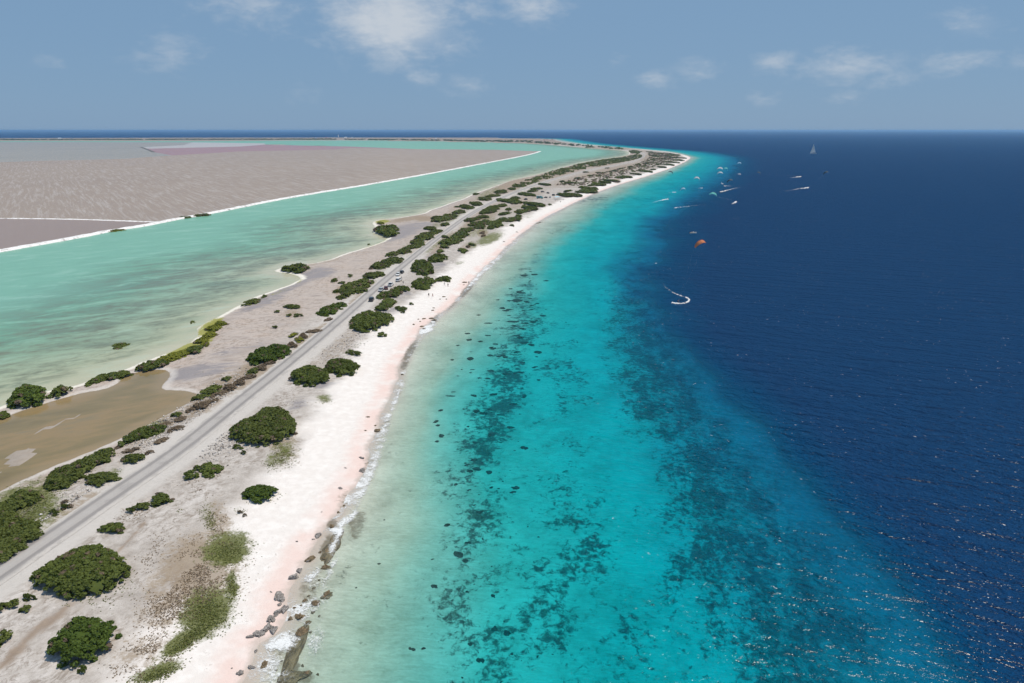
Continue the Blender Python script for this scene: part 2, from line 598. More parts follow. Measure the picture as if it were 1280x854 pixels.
REEF_IN = [(655, 335, 12, .55), (655, 375, 22, .8), (660, 405, 32, .85), (640, 440, 24, .9), (635, 470, 26, 1.0), (618, 505, 30, 1.0), (605, 545, 34, .95), (600, 600, 44, .72), (600, 660, 50, .7), (595, 730, 60, .74), (600, 800, 64, .74), (610, 880, 74, .74), (640, 1000, 90, .7)]
REEF_MID = [(712, 400, 14, .3), (700, 460, 34, .75), (720, 500, 46, .4), (690, 560, 40, .35), (700, 620, 50, .7), (720, 690, 70, .85), (700, 760, 80, .75), (760, 830, 90, .6), (780, 950, 110, .7)]
REEF_OUT = [(790, 318, 16, .5), (790, 360, 30, .8), (800, 410, 46, .95), (815, 460, 50, 1.0), (850, 520, 56, .95), (890, 590, 66, .95), (915, 650, 86, 1.0), (950, 720, 110, 1.0), (985, 800, 120, 1.0), (1020, 900, 140, 1.0)]
REEF_FAR = [(735, 249, 34, 4, 8, .9), (758, 255, 30, 4, 5, .5), (835, 285, 36, 4, -6, .9), (850, 291, 22, 4, -5, .8), (700, 285, 24, 5, 10, .6), (675, 320, 14, 10, 40, .5), (840, 229, 22, 2, 0, .5), (800, 247, 30, 3, 0, .5), (870, 213, 30, 2, 0, .5), (890, 230, 30, 2.5, 0, .5), (860, 330, 20, 10, -40, .5)]
SHELF = [(542, 402, 13, 3.5, 55, .9), (512, 440, 18, 4.5, 58, 1.0), (506, 456, 10, 5, 55, .8), (583, 363, 16, 4, 48, .9), (566, 381, 14, 3, 45, .6), (497, 490, 6, 9, -20, .6), (482, 528, 8, 14, -15, .6), (470, 548, 8, 8, 0, .5), (411, 683, 10, 19, -18, 1.0), (416, 656, 7, 9, -30, 1.0), (367, 800, 8, 16, -5, .9), (366, 835, 10, 14, 0, 1.0), (380, 845, 16, 8, 0, .9),
         (385, 735, 18, 24, -20, .6), (400, 720, 14, 24, -15, .5), (350, 820, 26, 30, 0, .5), (445, 655, 14, 26, -15, .7), (430, 625, 14, 20, -20, .5), (462, 580, 14, 10, 20, .6), (480, 590, 16, 8, 10, .35), (660, 290, 14, 3, 35, .5), (615, 331, 12, 3, 40, .5), (632, 312, 16, 3, 38, .5), (700, 264, 20, 2.5, 25, .5)]

GX = x_axis(0.55, 0.0115, 1500)
GY = y_axis(0.55, 1.15, 8000)
X, Y, F = grid(GX, GY)
P2 = np.c_[X, Y]
d_sea = sdf(P2, LAND)
d_lag = -sdf(P2, LAG)
d_pond = -sdf(P2, pond_w)
d_road = seg_dist(P2, road_w, False)
px, py = proj(X, Y)
px = np.clip(px, -4000, 5000)
wob = (fbm(X / 9, Y / 9) - .5)
d_sea_n = d_sea + np.where(np.abs(d_sea) < 60, wob * 2.5, 0)
d_lag_n = d_lag + np.where(np.abs(d_lag) < 60, wob * 2.0, 0)
d_pond_n = d_pond + wob * 2.0
# heights: gentle beach face, low inland flat, sunk basins
land_z = 0.035 * np.clip(d_sea_n, -40, 8) + 0.055 * np.clip(d_sea_n - 8, 0, 14)
land_z = land_z + (fbm(X / 14, Y / 14) - .5) * 0.9 * np.clip((d_sea - 14) / 12, 0, 1)
land_z = np.minimum(land_z, 0.12 + 0.09 * np.clip(d_lag_n, -8, 30))
land_z = np.where(d_pond < 30, np.minimum(land_z, 0.15 + 0.09 * np.clip(d_pond_n, -6, 20)), land_z)
bar = blobs(px, py, SANDBAR)
land_z = np.where(bar > .3, np.maximum(land_z, 0.1 + .22 * bar), land_z)
rd = np.clip((14 - d_road) / 8, 0, 1)
land_z = land_z * (1 - rd) + 0.95 * rd * (d_lag > -20) + land_z * rd * (d_lag <= -20)
sea_z = -np.clip(0.05 * np.clip(-d_sea_n, 0, 12) + 0.012 * np.clip(-d_sea_n - 12, 0, 250), 0, 3.6)
Z = np.where(d_sea_n > 0, land_z, sea_z)
Z = np.where((d_sea > 0) & (d_lag < -8), -0.6, Z)
on = (py > 165) & (py < 1100)
reef = np.where(d_sea < 0, np.maximum.reduce([band(px, py, REEF_IN) * .95, band(px, py, REEF_MID) * .88, band(px, py, REEF_OUT), blobs(px, py, REEF_FAR)]), 0)
left = (d_lag < 1e9) & (px < np.interp(py, [p[1] for p in ROAD[::-1]][5:], [p[0] for p in ROAD[::-1]][5:]))
SCR = np.where((Y > 3800) & (d_sea > 4), .95, blobs(px, py, SCRUB))
SCR = np.where((py < 236) & (px > 600) & (d_sea > 22) & (d_lag > 4), np.maximum(SCR, .6), SCR)
attrs = dict(d_sea=d_sea_n, d_lag=d_lag_n, d_pond=d_pond_n, d_road=d_road, reef=reef, shelf=blobs(px, py, SHELF), grass=blobs(px, py, GRASS), scrub=SCR, mud=blobs(px, py, MUD),
             succ=blobs(px, py, SUCC), track=blobs(px, py, TRACK), rubble=blobs(px, py, RUBBLE), left=left.astype(float))
GROUND = dict(X=X.reshape(len(GY), len(GX)), Z=Z.reshape(len(GY), len(GX)))


def ground_z(x, y):
    x = np.atleast_1d(np.asarray(x, float)); y = np.atleast_1d(np.asarray(y, float))
    i = np.clip(np.searchsorted(GX, x) - 1, 0, len(GX) - 2); j = np.clip(np.searchsorted(GY, y) - 1, 0, len(GY) - 2)
    u = (x - GX[i]) / (GX[i + 1] - GX[i]); v = (y - GY[j]) / (GY[j + 1] - GY[j])
    z = GROUND['Z']
    return (z[j, i] * (1 - u) + z[j, i + 1] * u) * (1 - v) + (z[j + 1, i] * (1 - u) + z[j + 1, i + 1] * u) * v


def gz(x, y):
    return float(ground_z(x, y)[0])


def on_ground(px, py):
    p = G(px, py)
    for _ in range(3):
        p = G(px, py, gz(p[0], p[1]))
    return p


# ------------------------------------------------------------------ ground material
def ground_material():
    m, t = material('ground_sand_and_soil')
    p = t.pos()
    nF = t.noise(p, 2.6, 4, 0.7)
    nM = t.noise(p, 0.55, 5, 0.62)
    nL = t.noise(p, 0.085, 4, 0.55)
    nS = t.noise(t.map(p, (0.28, 0.9, 1), R(-24)), 0.42, 6, 0.68, 0.6)     # streaks along the strip
    ds = t.add(t.attr('d_sea'), t.mul(t.sub(nM, .5), 3.0))
    dl = t.add(t.attr('d_lag'), t.mul(t.sub(nM, .5), 3.0))
    dp = t.add(t.attr('d_pond'), t.mul(t.sub(nM, .5), 2.5))
    dr = t.attr('d_road')
    inland = t.ramp(t.add(t.mul(nM, .45), t.add(t.mul(nL, .4), t.mul(nF, .22))), [(.34, (.23, .20, .175)), (.46, (.38, .34, .305)), (.56, (.475, .435, .40)), (.68, (.58, .54, .51))])
    flat = t.ramp(t.add(t.mul(nS, .6), t.mul(nL, .4)), [(.30, (.22, .19, .17)), (.42, (.37, .315, .28)), (.5, (.46, .40, .36)), (.58, (.42, .345, .295)), (.7, (.56, .495, .45))])
    c = t.mix(t.mul(t.attr('left'), t.smooth(dr, 9, 16)), inland, flat)
    # dark specks: dead twigs, dung, pebbles
    spk = t.smooth(t.noise(p, 1.7, 5, 0.75), .60, .70)
    c = t.mix(t.mul(spk, .6), c, (.17, .135, .105))
    litter = t.mul(t.smooth(t.noise(t.map(p, (1, .6, 1), R(30)), .8, 6, .78, .6), .47, .62), t.smooth(nL, .36, .56))
    c = t.mix(t.mul(litter, .7), c, (.20, .16, .125))
    mud = t.smooth(t.add(t.attr('mud'), t.mul(t.sub(nS, .5), 2.4)), .4, .95)
    c = t.mix(t.mul(mud, .85), c, (.24, .225, .235))
    # beach sand
    sandf = t.smooth(t.add(ds, t.mul(t.sub(nL, .5), 16)), 21, 14)
    sand = t.mix(t.smooth(nM, .35, .7), (.70, .65, .61), (.775, .735, .70))
    c = t.mix(sandf, c, sand)
    pink = t.mul(t.smooth(t.add(ds, t.mul(t.sub(nL, .5), 5)), 7.0, 2.5), t.smooth(nL, .3, .55))
    c = t.mix(t.mul(pink, .85), c, (.71, .54, .485))
    wet = t.smooth(ds, 1.6, -.2)
    c = t.mix(t.mul(wet, .8), c, (.47, .40, .34))
    wr = t.math('ABSOLUTE', t.sub(t.add(t.attr('d_sea'), t.mul(t.sub(nL, .5), 7)), 6.5))
    c = t.mix(t.mul(t.mul(t.smooth(wr, 1.6, .2), t.smooth(nF, .54, .66)), t.mul(t.smooth(nM, .42, .6), .55)), c, (.22, .15, .11))
    # wheel tracks of cars along the verge
    wt = t.math('ABSOLUTE', t.sub(t.math('ABSOLUTE', t.sub(t.add(dr, t.mul(t.sub(nL, .5), 9)), 12.5)), .85))
    c = t.mix(t.mul(t.mul(t.smooth(wt, .35, .1), t.sub(1.0, t.attr('left'))), t.mul(t.smooth(nL, .4, .6), .4)), c, (.26, .215, .18))
    # road verge
    c = t.mix(t.mul(t.smooth(t.add(dr, t.mul(t.sub(nM, .5), 2.2)), 7.6, 5.4), .85), c, t.mix(nF, (.46, .43, .40), (.57, .535, .50)))
    # lagoon and pond rims
    rim = t.mul(t.smooth(dl, 3.2, 1.4), t.smooth(dl, -1.5, .5))
    c = t.mix(rim, c, (.72, .68, .60))
    c = t.mix(t.smooth(dl, .8, -.8), c, (.42, .42, .34))
    rim = t.mul(t.smooth(dp, 3.0, 1.0), t.smooth(dp, -.6, .6))
    c = t.mix(t.mul(rim, .6), c, (.60, .56, .52))
    c = t.mix(t.mul(t.smooth(dp, .7, -.4), .75), c, (.30, .26, .22))
    # plants hugging the ground
    tr = t.smooth(t.add(t.attr('track'), t.mul(t.sub(nM, .5), 1.1)), .35, .95)
    c = t.mix(t.mul(tr, .9), c, t.mix(nM, (.14, .095, .065), (.38, .30, .23)))
    gnoise = t.add(t.mul(t.sub(nF, .5), 1.1), t.mul(t.sub(nM, .5), 1.5))
    sc = t.smooth(t.add(t.attr('scrub'), gnoise), .42, .9)
    c = t.mix(t.mul(sc, .8), c, t.mix(nM, (.19, .135, .09), (.33, .26, .18)))
    gr = t.smooth(t.add(t.attr('grass'), t.mul(gnoise, .7)), .4, .8)
    c = t.mix(t.mul(gr, .95), c, t.mix(nF, (.085, .105, .028), (.17, .175, .06)))
    su = t.smooth(t.add(t.attr('succ'), t.mul(gnoise, .7)), .5, .8)
    c = t.mix(t.mul(su, .9), c, t.mix(nM, (.20, .23, .02), (.30, .27, .04)))
    # reef rock below the water and wave-cut rock shelf at its edge
    rn = t.noise(t.map(p, (1, .6, 1), R(14)), .13, 7, .76, .3)
    rn2 = t.noise(p, .75, 5, .7, .5)
    rf = t.smooth(t.add(t.attr('reef'), t.add(t.mul(t.sub(rn, .5), 4.0), t.mul(t.sub(rn2, .5), 3.2))), .52, 1.25)
    rsoft = t.smooth(t.add(t.attr('reef'), t.add(t.mul(t.sub(rn, .5), 3.0), t.mul(t.sub(rn2, .5), .9))), .25, 1.25)
    dsoft = t.smooth(t.attr('d_sea'), -55, -95)
    rf = t.add(t.mul(rf, t.sub(1.0, dsoft)), t.mul(rsoft, dsoft))
    under = t.smooth(t.attr('d_sea'), -.5, -4)
    rip = t.noise(t.map(p, (.25, 1, 1), R(3)), 2.0, 6, .75, .8)
    sbed = t.mix(t.smooth(t.add(t.mul(nL, .4), t.mul(rip, .6)), .25, .7), (.43, .39, .31), (.75, .705, .61))
    alg = t.add(t.mul(t.noise(t.map(p, (1, .5, 1), R(14)), .045, 5, .65, .5), .6), t.mul(t.noise(p, .3, 5, .7), .4))
    sbed = t.mix(t.mul(t.smooth(alg, .44, .66), .48), sbed, (.20, .20, .15))
    c = t.mix(under, c, sbed)
    c = t.mix(t.mul(t.mul(rf, .93), under), c, t.mix(t.smooth(t.noise(p, 1.3, 5, .75), .35, .68), (.014, .016, .015), (.115, .10, .065)))
    sh = t.smooth(t.add(t.attr('shelf'), t.mul(t.sub(rn2, .5), 1.4)), .4, .85)
    c = t.mix(t.mul(sh, .85), c, t.mix(nM, (.10, .08, .055), (.27, .21, .14)))
    b = t.bump(t.add(t.mul(nF, .5), nM), .35, .25)
    rough = t.smooth(ds, .2, 1.8, .35, .95)
    t.out(t.principled(c, rough, .25, b))
    return m


ground_me = mesh_np('ground', np.c_[X, Y, Z], F, [ground_material()], True, attrs)
obj('ground', ground_me, kind='structure')

# ------------------------------------------------------------------ sea
ROWS = [  # photo row: shore, pale, turquoise, turquoise end, blue, deep
    (1300, 60, 380, 520, 960, 1330, 1480), (1000, 230, 480, 600, 900, 1240, 1340), (854, 315, 512, 640, 925, 1215, 1290), (760, 355, 535, 650, 885, 1140, 1225), (700, 385, 560, 650, 842, 1075, 1160), (640, 430, 563, 650, 832, 1025, 1105), (560, 462, 548, 620, 802, 955, 1030),
    (500, 488, 556, 625, 784, 900, 975), (430, 514, 590, 650, 776, 850, 925), (370, 577, 632, 672, 768, 815, 885), (320, 622, 682, 715, 775, 815, 880), (280, 668, 722, 748, 795, 835, 895), (250, 725, 768, 790, 835, 865, 920), (230, 776, 803, 818, 855, 895, 940), (215, 825, 842, 852, 880, 915, 950),
    (205, 852, 862, 870, 895, 925, 955), (197, 864, 872, 880, 900, 925, 945), (190, 838, 848, 856, 872, 890, 910), (186, 790, 800, 808, 820, 835, 850), (180, 722, 733, 740, 750, 762, 775), (176, 698, 707, 713, 722, 732, 745), (173.4, 690, 697, 702, 708, 716, 726), (172, -6000, -5900, -5800, -5700, -5600, -5500)]
SX = x_axis(.8, 0.018, 1500)
SY = y_axis(.9, 2.0, 8000)
X, Y, F = grid(SX, SY)
ds = sdf(np.c_[X, Y], LAND)
px, py = proj(X, Y)
px = np.clip(px, -5000, 6000)
rr = np.array(ROWS[::-1], float)
yy = np.clip(py, rr[0, 0], rr[-1, 0])
cr = np.stack([np.interp(yy, rr[:, 0], rr[:, k]) for k in range(1, 7)], 1)
dv = np.array([0, 2.0, 3.2, 4.9, 8.4, 22.0])
xx = px + ((fbm(X / 55, Y / 80, 4) - .5) * 80 + (fbm(X / 14 + 9, Y / 20, 3) - .5) * 40) * np.clip((py - 172) / 230, .04, 1.0) * np.clip(-ds / 40, 0, 1)
depth = np.zeros(len(X))
for k in range(5):
    a, b = cr[:, k], cr[:, k + 1]
    tt = np.clip((xx - a) / (b - a), 0, 1)
    depth += tt * (dv[k + 1] - dv[k])
depth = np.where(py < 172, 22, depth)
FOAM = [(340, 822, 22, 30, 0, .72), (370, 775, 20, 30, -15, .75), (402, 745, 16, 30, -10, .6), (420, 655, 12, 16, -20, .9), (438, 620, 16, 18, -25, .8), (455, 597, 10, 10, 0, .7), (465, 562, 8, 14, 0, .45), (482, 530, 7, 16, -15, .7), (500, 482, 5, 9, 0, .7), (532, 411, 14, 7, 20, 1.0), (592, 346, 8, 9, 30, .9), (612, 330, 12, 6, 40, .8), (640, 305, 12, 4, 35, .5), (760, 237, 30, 2, 20, .4), (685, 270, 20, 3, 30, .4), (550, 392, 12, 4, 40, .4), (395, 800, 12, 30, -20, .8), (355, 800, 22, 14, 30, .9), (350, 845, 30, 14, 0, .7), (385, 760, 14, 16, 0, .7), (392, 722, 12, 14, 0, .7), (445, 612, 12, 16, -30, .9), (470, 552, 6, 12, 0, .6), (572, 374, 10, 4, 40, .5)]
foam = np.maximum(blobs(px, py, FOAM), band(px, py, [(408, 735, 5, .9), (416, 700, 5, 1.1), (420, 672, 5, 1.2), (428, 656, 5, 1.2), (444, 640, 5, .9), (452, 618, 6, .9), (462, 590, 6, .7), (475, 556, 5, .7), (484, 528, 5, .9), (497, 492, 4, .8), (502, 470, 4, .6), (515, 440, 4, .4), (530, 412, 5, .9), (560, 386, 4, .4), (592, 347, 5, 1.0), (612, 330, 5, .8), (645, 302, 3, .5), (700, 263, 2, .5)]))
verts = np.c_[X, Y, np.zeros(len(X))]
keep = (ds[F].min(1) < 4)
v, f, a = compact(verts, F[keep], dict(d_sea=ds, depth=depth, foam=foam))


def wave_height(t, p, rot=R(20)):
    w1 = t.noise(t.map(p, (.22, 1, 1), rot), .20, 3, .55, .3)
    w2 = t.noise(t.map(p, (.5, 1, 1), rot + .3), .62, 3, .6, .4)
    w3 = t.noise(t.map(p, (.7, 1, 1), rot - .3), 1.7, 2, .6)
    return t.add(t.mul(w1, 2.2), t.add(t.mul(w2, 1.0), t.mul(w3, .35))), w2, w3


def sea_material():
    m, t = material('sea_water')
    p = t.pos()
    h, w2, w3 = wave_height(t, p)
    nrm = t.bump(h, .45, 1.0)
    nrd = t.bump(h, 1.0, 3.2)
    d = t.add(t.attr('depth'), 0)
    dn = t.math('DIVIDE', d, 22.0)
    tra = t.ramp(dn, [(0, (.97, .98, .97)), (.06, (.69, .90, .87)), (.13, (.20, .86, .905)), (.21, (.0, .80, .915)), (.36, (.0, .57, .81)), (.7, (0, .1, .2)), (1, (0, .02, .05))])
    sca = t.ramp(dn, [(0, (.3, .33, .3)), (.06, (.22, .34, .31)), (.13, (.0, .28, .34)), (.21, (.0, .22, .34)), (.36, (.0, .13, .28)), (.62, (.0, .055, .145)), (1, (.004, .043, .128))])
    op = t.ramp(dn, [(0, (.04,) * 3), (.06, (.12,) * 3), (.13, (.15,) * 3), (.21, (.2,) * 3), (.36, (.42,) * 3), (.62, (1,) * 3)])
    tr = t.shader('ShaderNodeBsdfTransparent', Color=tra)
    di = t.shader('ShaderNodeBsdfDiffuse', Color=sca, Normal=nrd)
    body = t.mixs(op, tr, di)
    fr = t.new('ShaderNodeFresnel')
    fr.inputs[0].default_value = 1.33
    t.put(fr.inputs['Normal'], nrm)
    gl = t.shader('ShaderNodeBsdfGlossy', Color=(1, 1, 1), Roughness=.17, Normal=nrm)
    s = t.mixs(t.mn(t.mul(fr.outputs[0], .3), .05), body, gl)
    # breaking foam along the shore: lacy, thresholded noise; open-water flecks are small whitecaps plus sun glints painted white
    f1 = t.noise(p, 1.1, 7, .78, 1.8)
    f2 = t.noise(p, .22, 4, .6, .8)
    ed = t.mul(t.smooth(t.attr('d_sea'), -6, -1.0), .34)
    fm = t.add(t.mul(t.attr('foam'), .98), t.mul(ed, t.smooth(f2, .35, .6)))
    fm = t.smooth(t.add(fm, t.mul(t.sub(t.add(t.mul(f1, .7), t.mul(f2, .3)), .5), 4.0)), .55, 1.35)
    fm = t.mul(fm, t.smooth(t.add(t.attr('foam'), ed), .02, .2))
    cap = t.mul(t.smooth(t.noise(t.map(p, (.6, 1, 1), R(24)), 1.2, 4, .62), .655, .72), t.smooth(t.noise(p, .05, 3, .6), .45, .62))
    cap = t.mul(cap, t.smooth(d, 2.5, 6.5))
    fo = t.shader('ShaderNodeBsdfDiffuse', Color=(.78, .79, .79))
    s = t.mixs(t.mx(t.mul(fm, .9), t.mul(cap, .75)), s, fo)
    t.out(s)
    return m


SEA_MAT = sea_material()
obj('sea', mesh_np('sea', v, f, [SEA_MAT], True, a), kind='structure')


# ------------------------------------------------------------------ lagoon, pond and salt pans
def lagoon_material():
    m, t = material('lagoon_water')
    p = t.pos()
    pw = t.map(p, (.5, 1, 1), R(-38))
    nL = t.noise(pw, .022, 5, .6, .4)
    nM = t.noise(pw, .075, 6, .68, .4)
    nF = t.noise(t.map(p, (.4, 1, 1), R(-20)), 1.2, 3, .6)
    d = t.mul(t.attr('d_lag'), -1.0)
    dd = t.add(d, t.mul(t.sub(nL, .5), 40))
    c = t.ramp(t.math('DIVIDE', dd, 120.0), [(0, (.46, .44, .32)), (.10, (.36, .39, .26)), (.3, (.23, .34, .225)), (.55, (.155, .34, .225)), (.85, (.18, .39, .28))])
    c = t.mix(t.smooth(nM, .5, .75), c, t.mix(t.smooth(d, 20, 90), (.25, .33, .22), (.165, .355, .25)))
    weed = t.mul(t.smooth(t.add(t.mul(nM, .55), t.mul(nL, .45)), .44, .58), t.mul(t.smooth(d, 5, 25), t.smooth(d, 130, 50)))
    fine = t.noise(pw, .28, 6, .72, .5)
    c = t.mix(t.mul(t.smooth(d, 4, 14), t.mul(t.smooth(d, 110, 35), t.smooth(t.add(t.mul(fine, .6), t.mul(nM, .4)), .42, .66))), c, (.17, .185, .115))
    c = t.mix(t.mul(weed, .42), c, (.10, .12, .085))
    c = t.mix(t.smooth(nM, .5, .25), c, t.mix(.35, c, (.42, .60, .50)))
    nrm = t.bump(t.add(nF, t.mul(nM, .8)), .15, .4)
    fr = t.new('ShaderNodeFresnel'); fr.inputs[0].default_value = 1.33
    gl = t.shader('ShaderNodeBsdfGlossy', Color=(1, 1, 1), Roughness=.15, Normal=nrm)
    di = t.shader('ShaderNodeBsdfDiffuse', Color=c, Normal=nrm)
    t.out(t.mixs(t.mn(t.mul(fr.outputs[0], .7), .22), di, gl))
    return m


LX = np.arange(-1, 1, 1)
xs = x_axis(2.2, 0.02, 1500); xs = xs[(xs < 900) & (xs > -9000)]
ys = y_axis(2.2, 1.6, 8000); ys = ys[(ys > 60) & (ys < 9000)]
X, Y, F = grid(xs, ys)
dl = -sdf(np.c_[X, Y], LAG)
# lagoon only on its own side of the dikes
far_edge = [(675, 189.4), (620, 187.4), (500, 185.6), (440, 183.4), (331, 179.4), (240, 178), (100, 177.6), (-600, 177.5)]
lagonly = np.vstack([dike_w, GP(far_edge), [[-9000, G(0, 177.5)[1]]], GP([(-600, 170)]) * 0 + [[-9000, 9000]], [[3000, 9000], [3000, 40], [-3000, 40], [dike_w[0][0] - 500, dike_w[0][1]]]])
insd = inside(np.c_[X, Y], lagonly) | (seg_dist(np.c_[X, Y], dike_w, False) < 6)
keep = (dl[F].min(1) < 3) & insd[F].any(1)
v, f, a = compact(np.c_[X, Y, np.full(len(X), .10)], F[keep], dict(d_lag=dl))
obj('lagoon', mesh_np('lagoon', v, f, [lagoon_material()], True, a), kind='structure')


def sheet(name, poly, z, mat):
    bm = bmesh.new()
    bm.faces.new([bm.verts.new((p[0], p[1], z)) for p in poly])
    bmesh.ops.triangulate(bm, faces=bm.faces[:])
    me = bpy.data.meshes.new(name); bm.to_mesh(me); bm.free()
    me.materials.append(mat)
    return obj(name, me, kind='structure')


def pan_material(name, ca, cb, streak, spec=.22):
    m, t = material(name)
    p = t.pos()
    a = t.noise(t.map(p, (1, .05, 1), R(-34)), .26, 7, .78, .6)
    b = t.noise(t.map(p, (1, .25, 1), R(20)), .006, 4, .6)
    e = t.noise(t.map(p, (.35, 1, 1), R(0)), .0045, 4, .6)
    c = t.mix(t.add(t.mul(b, .6), t.mul(e, .4)), ca, cb)
    c = t.mix(t.mul(t.smooth(a, .47, .62), streak), c, (.44, .38, .325))
    nrm = t.bump(t.noise(p, .5, 3, .6), .12, .4)
    fr = t.new('ShaderNodeFresnel'); fr.inputs[0].default_value = 1.33
    gl = t.shader('ShaderNodeBsdfGlossy', Color=(1, 1, 1), Roughness=.2, Normal=nrm)
    di = t.shader('ShaderNodeBsdfDiffuse', Color=c, Normal=nrm)
    t.out(t.mixs(t.mn(t.mul(fr.outputs[0], .7), spec), di, gl))
    return m


di = list(range(len(DIKE)))
small_pan = DIKE[:7] + [(192, 278.5)] + CROSS[::-1][1:]
sheet('salt_pan', GP(small_pan), .16, pan_material('pan_brown', (.26, .185, .145), (.31, .235, .19), .05))
big = [(-300, 268)] + CROSS[1:4] + [(194, 277.6)] + DIKE[7:] + [(620, 187.4), (520, 186.6), (440, 185), (420, 187), (300, 189.5), (215, 194.5), (150, 199), (60, 201), (0, 203), (-400, 203)]
sheet('salt_pan', GP(big), .17, pan_material('pan_mauve', (.28, .205, .145), (.36, .275, .20), .75))
grey = [(-400, 203), (0, 203), (60, 201), (150, 199), (215, 194.5), (192, 190.2), (177, 184.2), (230, 181.5), (240, 178), (100, 177.6), (-400, 177.5)]
sheet('salt_pan', GP(grey), .14, pan_material('pan_grey_blue', (.20, .205, .195), (.33, .315, .285), .35, .12))
pinkp = [(192, 190.2), (215, 194.5), (300, 189.5), (420, 187), (440, 185), (520, 186.6), (440, 183.4), (331, 181), (300, 183.3), (200, 185.6), (181, 186.2)]
sheet('salt_pan', GP(pinkp), .18, pan_material('pan_pink', (.27, .15, .155), (.36, .22, .215), .15))
palep = [(177, 184.2), (181, 186.2), (200, 185.6), (300, 183.3), (331, 181), (331, 179.4), (240, 178), (230, 181.5)]
sheet('salt_pan', GP(palep), .15, pan_material('pan_pale', (.36, .34, .33), (.50, .48, .46), .3))
back = [(440, 172.1), (540, 172.4), (640, 173.2), (668, 174.0), (655, 175.2), (600, 174.7), (540, 173.9), (440, 173.4)]
mb, tb = material('back_lagoon_water')
tb.out(tb.principled(tb.mix(tb.noise(tb.pos(), .01, 3), (.13, .34, .33), (.2, .44, .4)), .3, .3))
sheet('lagoon', GP(back, .6), .6, mb)


def pond_material():
    m, t = material('pond_water')
    p = t.pos()
    pw = t.map(p, (.4, 1, 1), R(-36))
    nL = t.noise(pw, .05, 4, .6, .6)
    nM = t.noise(pw, .25, 4, .6, .6)
    d = t.mul(t.attr('d_pond'), -1.0)
    c = t.ramp(t.add(t.mul(nL, .65), t.mul(nM, .35)), [(.34, (.165, .125, .055)), (.48, (.21, .16, .072)), (.56, (.265, .185, .085)), (.63, (.215, .17, .09)), (.72, (.17, .145, .10))])
    c = t.mix(t.mul(t.smooth(d, 5, .5), .6), c, (.30, .22, .125))
    fr = t.new('ShaderNodeFresnel'); fr.inputs[0].default_value = 1.33
    nrm = t.bump(nM, .06, .3)
    gl = t.shader('ShaderNodeBsdfGlossy', Color=(1, 1, 1), Roughness=.12, Normal=nrm)
    t.out(t.mixs(t.mn(fr.outputs[0], .2), t.shader('ShaderNodeBsdfDiffuse', Color=c, Normal=nrm), gl))
    return m


bx0, by0 = pond_w.min(0) - 6; bx1, by1 = pond_w.max(0) + 6
X, Y, F = grid(np.arange(bx0, bx1, 1.5), np.arange(by0, by1, 1.5))
dp = -sdf(np.c_[X, Y], pond_w)
keep = dp[F].min(1) < 2
v, f, a = compact(np.c_[X, Y, np.full(len(X), .16)], F[keep], dict(d_pond=dp))
obj('pond', mesh_np('pond', v, f, [pond_material()], True, a), kind='structure')


# ------------------------------------------------------------------ dikes
def dike_material():
    m, t = material('salt_crusted_dike')
    p = t.pos()
    n = t.noise(p, .35, 5, .7)
    n2 = t.noise(p, .05, 3, .6)
    c = t.mix(t.smooth(n, .45, .7), (.80, .78, .77), (.55, .52, .49))
    c = t.mix(t.mul(t.smooth(t.add(n, t.mul(n2, .6)), .86, .98), .85), c, (.14, .11, .08))
    t.out(t.principled(c, .9, .2, t.bump(n, .5, .6)))
    return m


def sweep(path, prof, zf=None, jitter=0.0, step=None):
    """sweep a cross profile [(offset, z)] along a ground path, returns verts, quads"""
    path = np.asarray(path, float)
    if step:
        out = [path[0]]
        for a, b in zip(path[:-1], path[1:]):
            n = max(1, int(np.hypot(*(b - a)) / step))
            out += [a + (b - a) * (k + 1) / n for k in range(n)]
        path = np.array(out)
    tan = np.gradient(path, axis=0)
    tan /= np.linalg.norm(tan, axis=1)[:, None]
    nor = np.c_[tan[:, 1], -tan[:, 0]]
    V = []
    for k, (o, z) in enumerate(prof):
        oo = o + (rng.random(len(path)) - .5) * jitter * (1 if 0 < k < len(prof) - 1 else .6)
        q = path + nor * np.asarray(oo)[:, None]
        zz = np.full(len(path), z) + (rng.random(len(path)) - .5) * jitter * .25
        if zf is not None:
            zz = zz + zf(q[:, 0], q[:, 1])
        V.append(np.c_[q, zz])
    n, m = len(path), len(prof)
    V = np.stack(V, 1).reshape(-1, 3)
    i = np.arange(n * m).reshape(n, m)
    Fq = np.stack([i[:-1, :-1], i[1:, :-1], i[1:, 1:], i[:-1, 1:]], -1).reshape(-1, 4)
    return V, Fq, path, nor


DM = dike_material()
v, f, _, _ = sweep(dike_w, [(-5.5, -.5), (-3.4, .45), (-1.8, .95), (1.5, 1.0), (3.0, .5), (5.0, -.5)], None, 1.6, 6)
obj('dike', mesh_np('dike', v, f[:, ::-1], [DM], False), label='long white salt crusted dike between the turquoise lagoon and the brown salt pan', category='dike')
v, f, _, _ = sweep(cross_w, [(-2.6, -.4), (-1.3, .5), (1.3, .5), (2.6, -.4)], None, 1.2, 6)
obj('dike', mesh_np('dike', v, f[:, ::-1], [DM], False), label='thin white dike dividing the streaked salt pan from the plain brown pan', category='dike')
v, f, _, _ = sweep(GP([(177, 184.2), (184, 187), (192, 190.3)]), [(-7, -.3), (-3, 1.2), (3, 1.2), (7, -.3)], None, 2, 30)
obj('dike', mesh_np('dike', v, f[:, ::-1], [plain('dike_dark_rubble', (.13, .12, .11), .9, .2, .3, .1)], False), label='short dark dike at the corner of the far pink salt pan', category='dike')


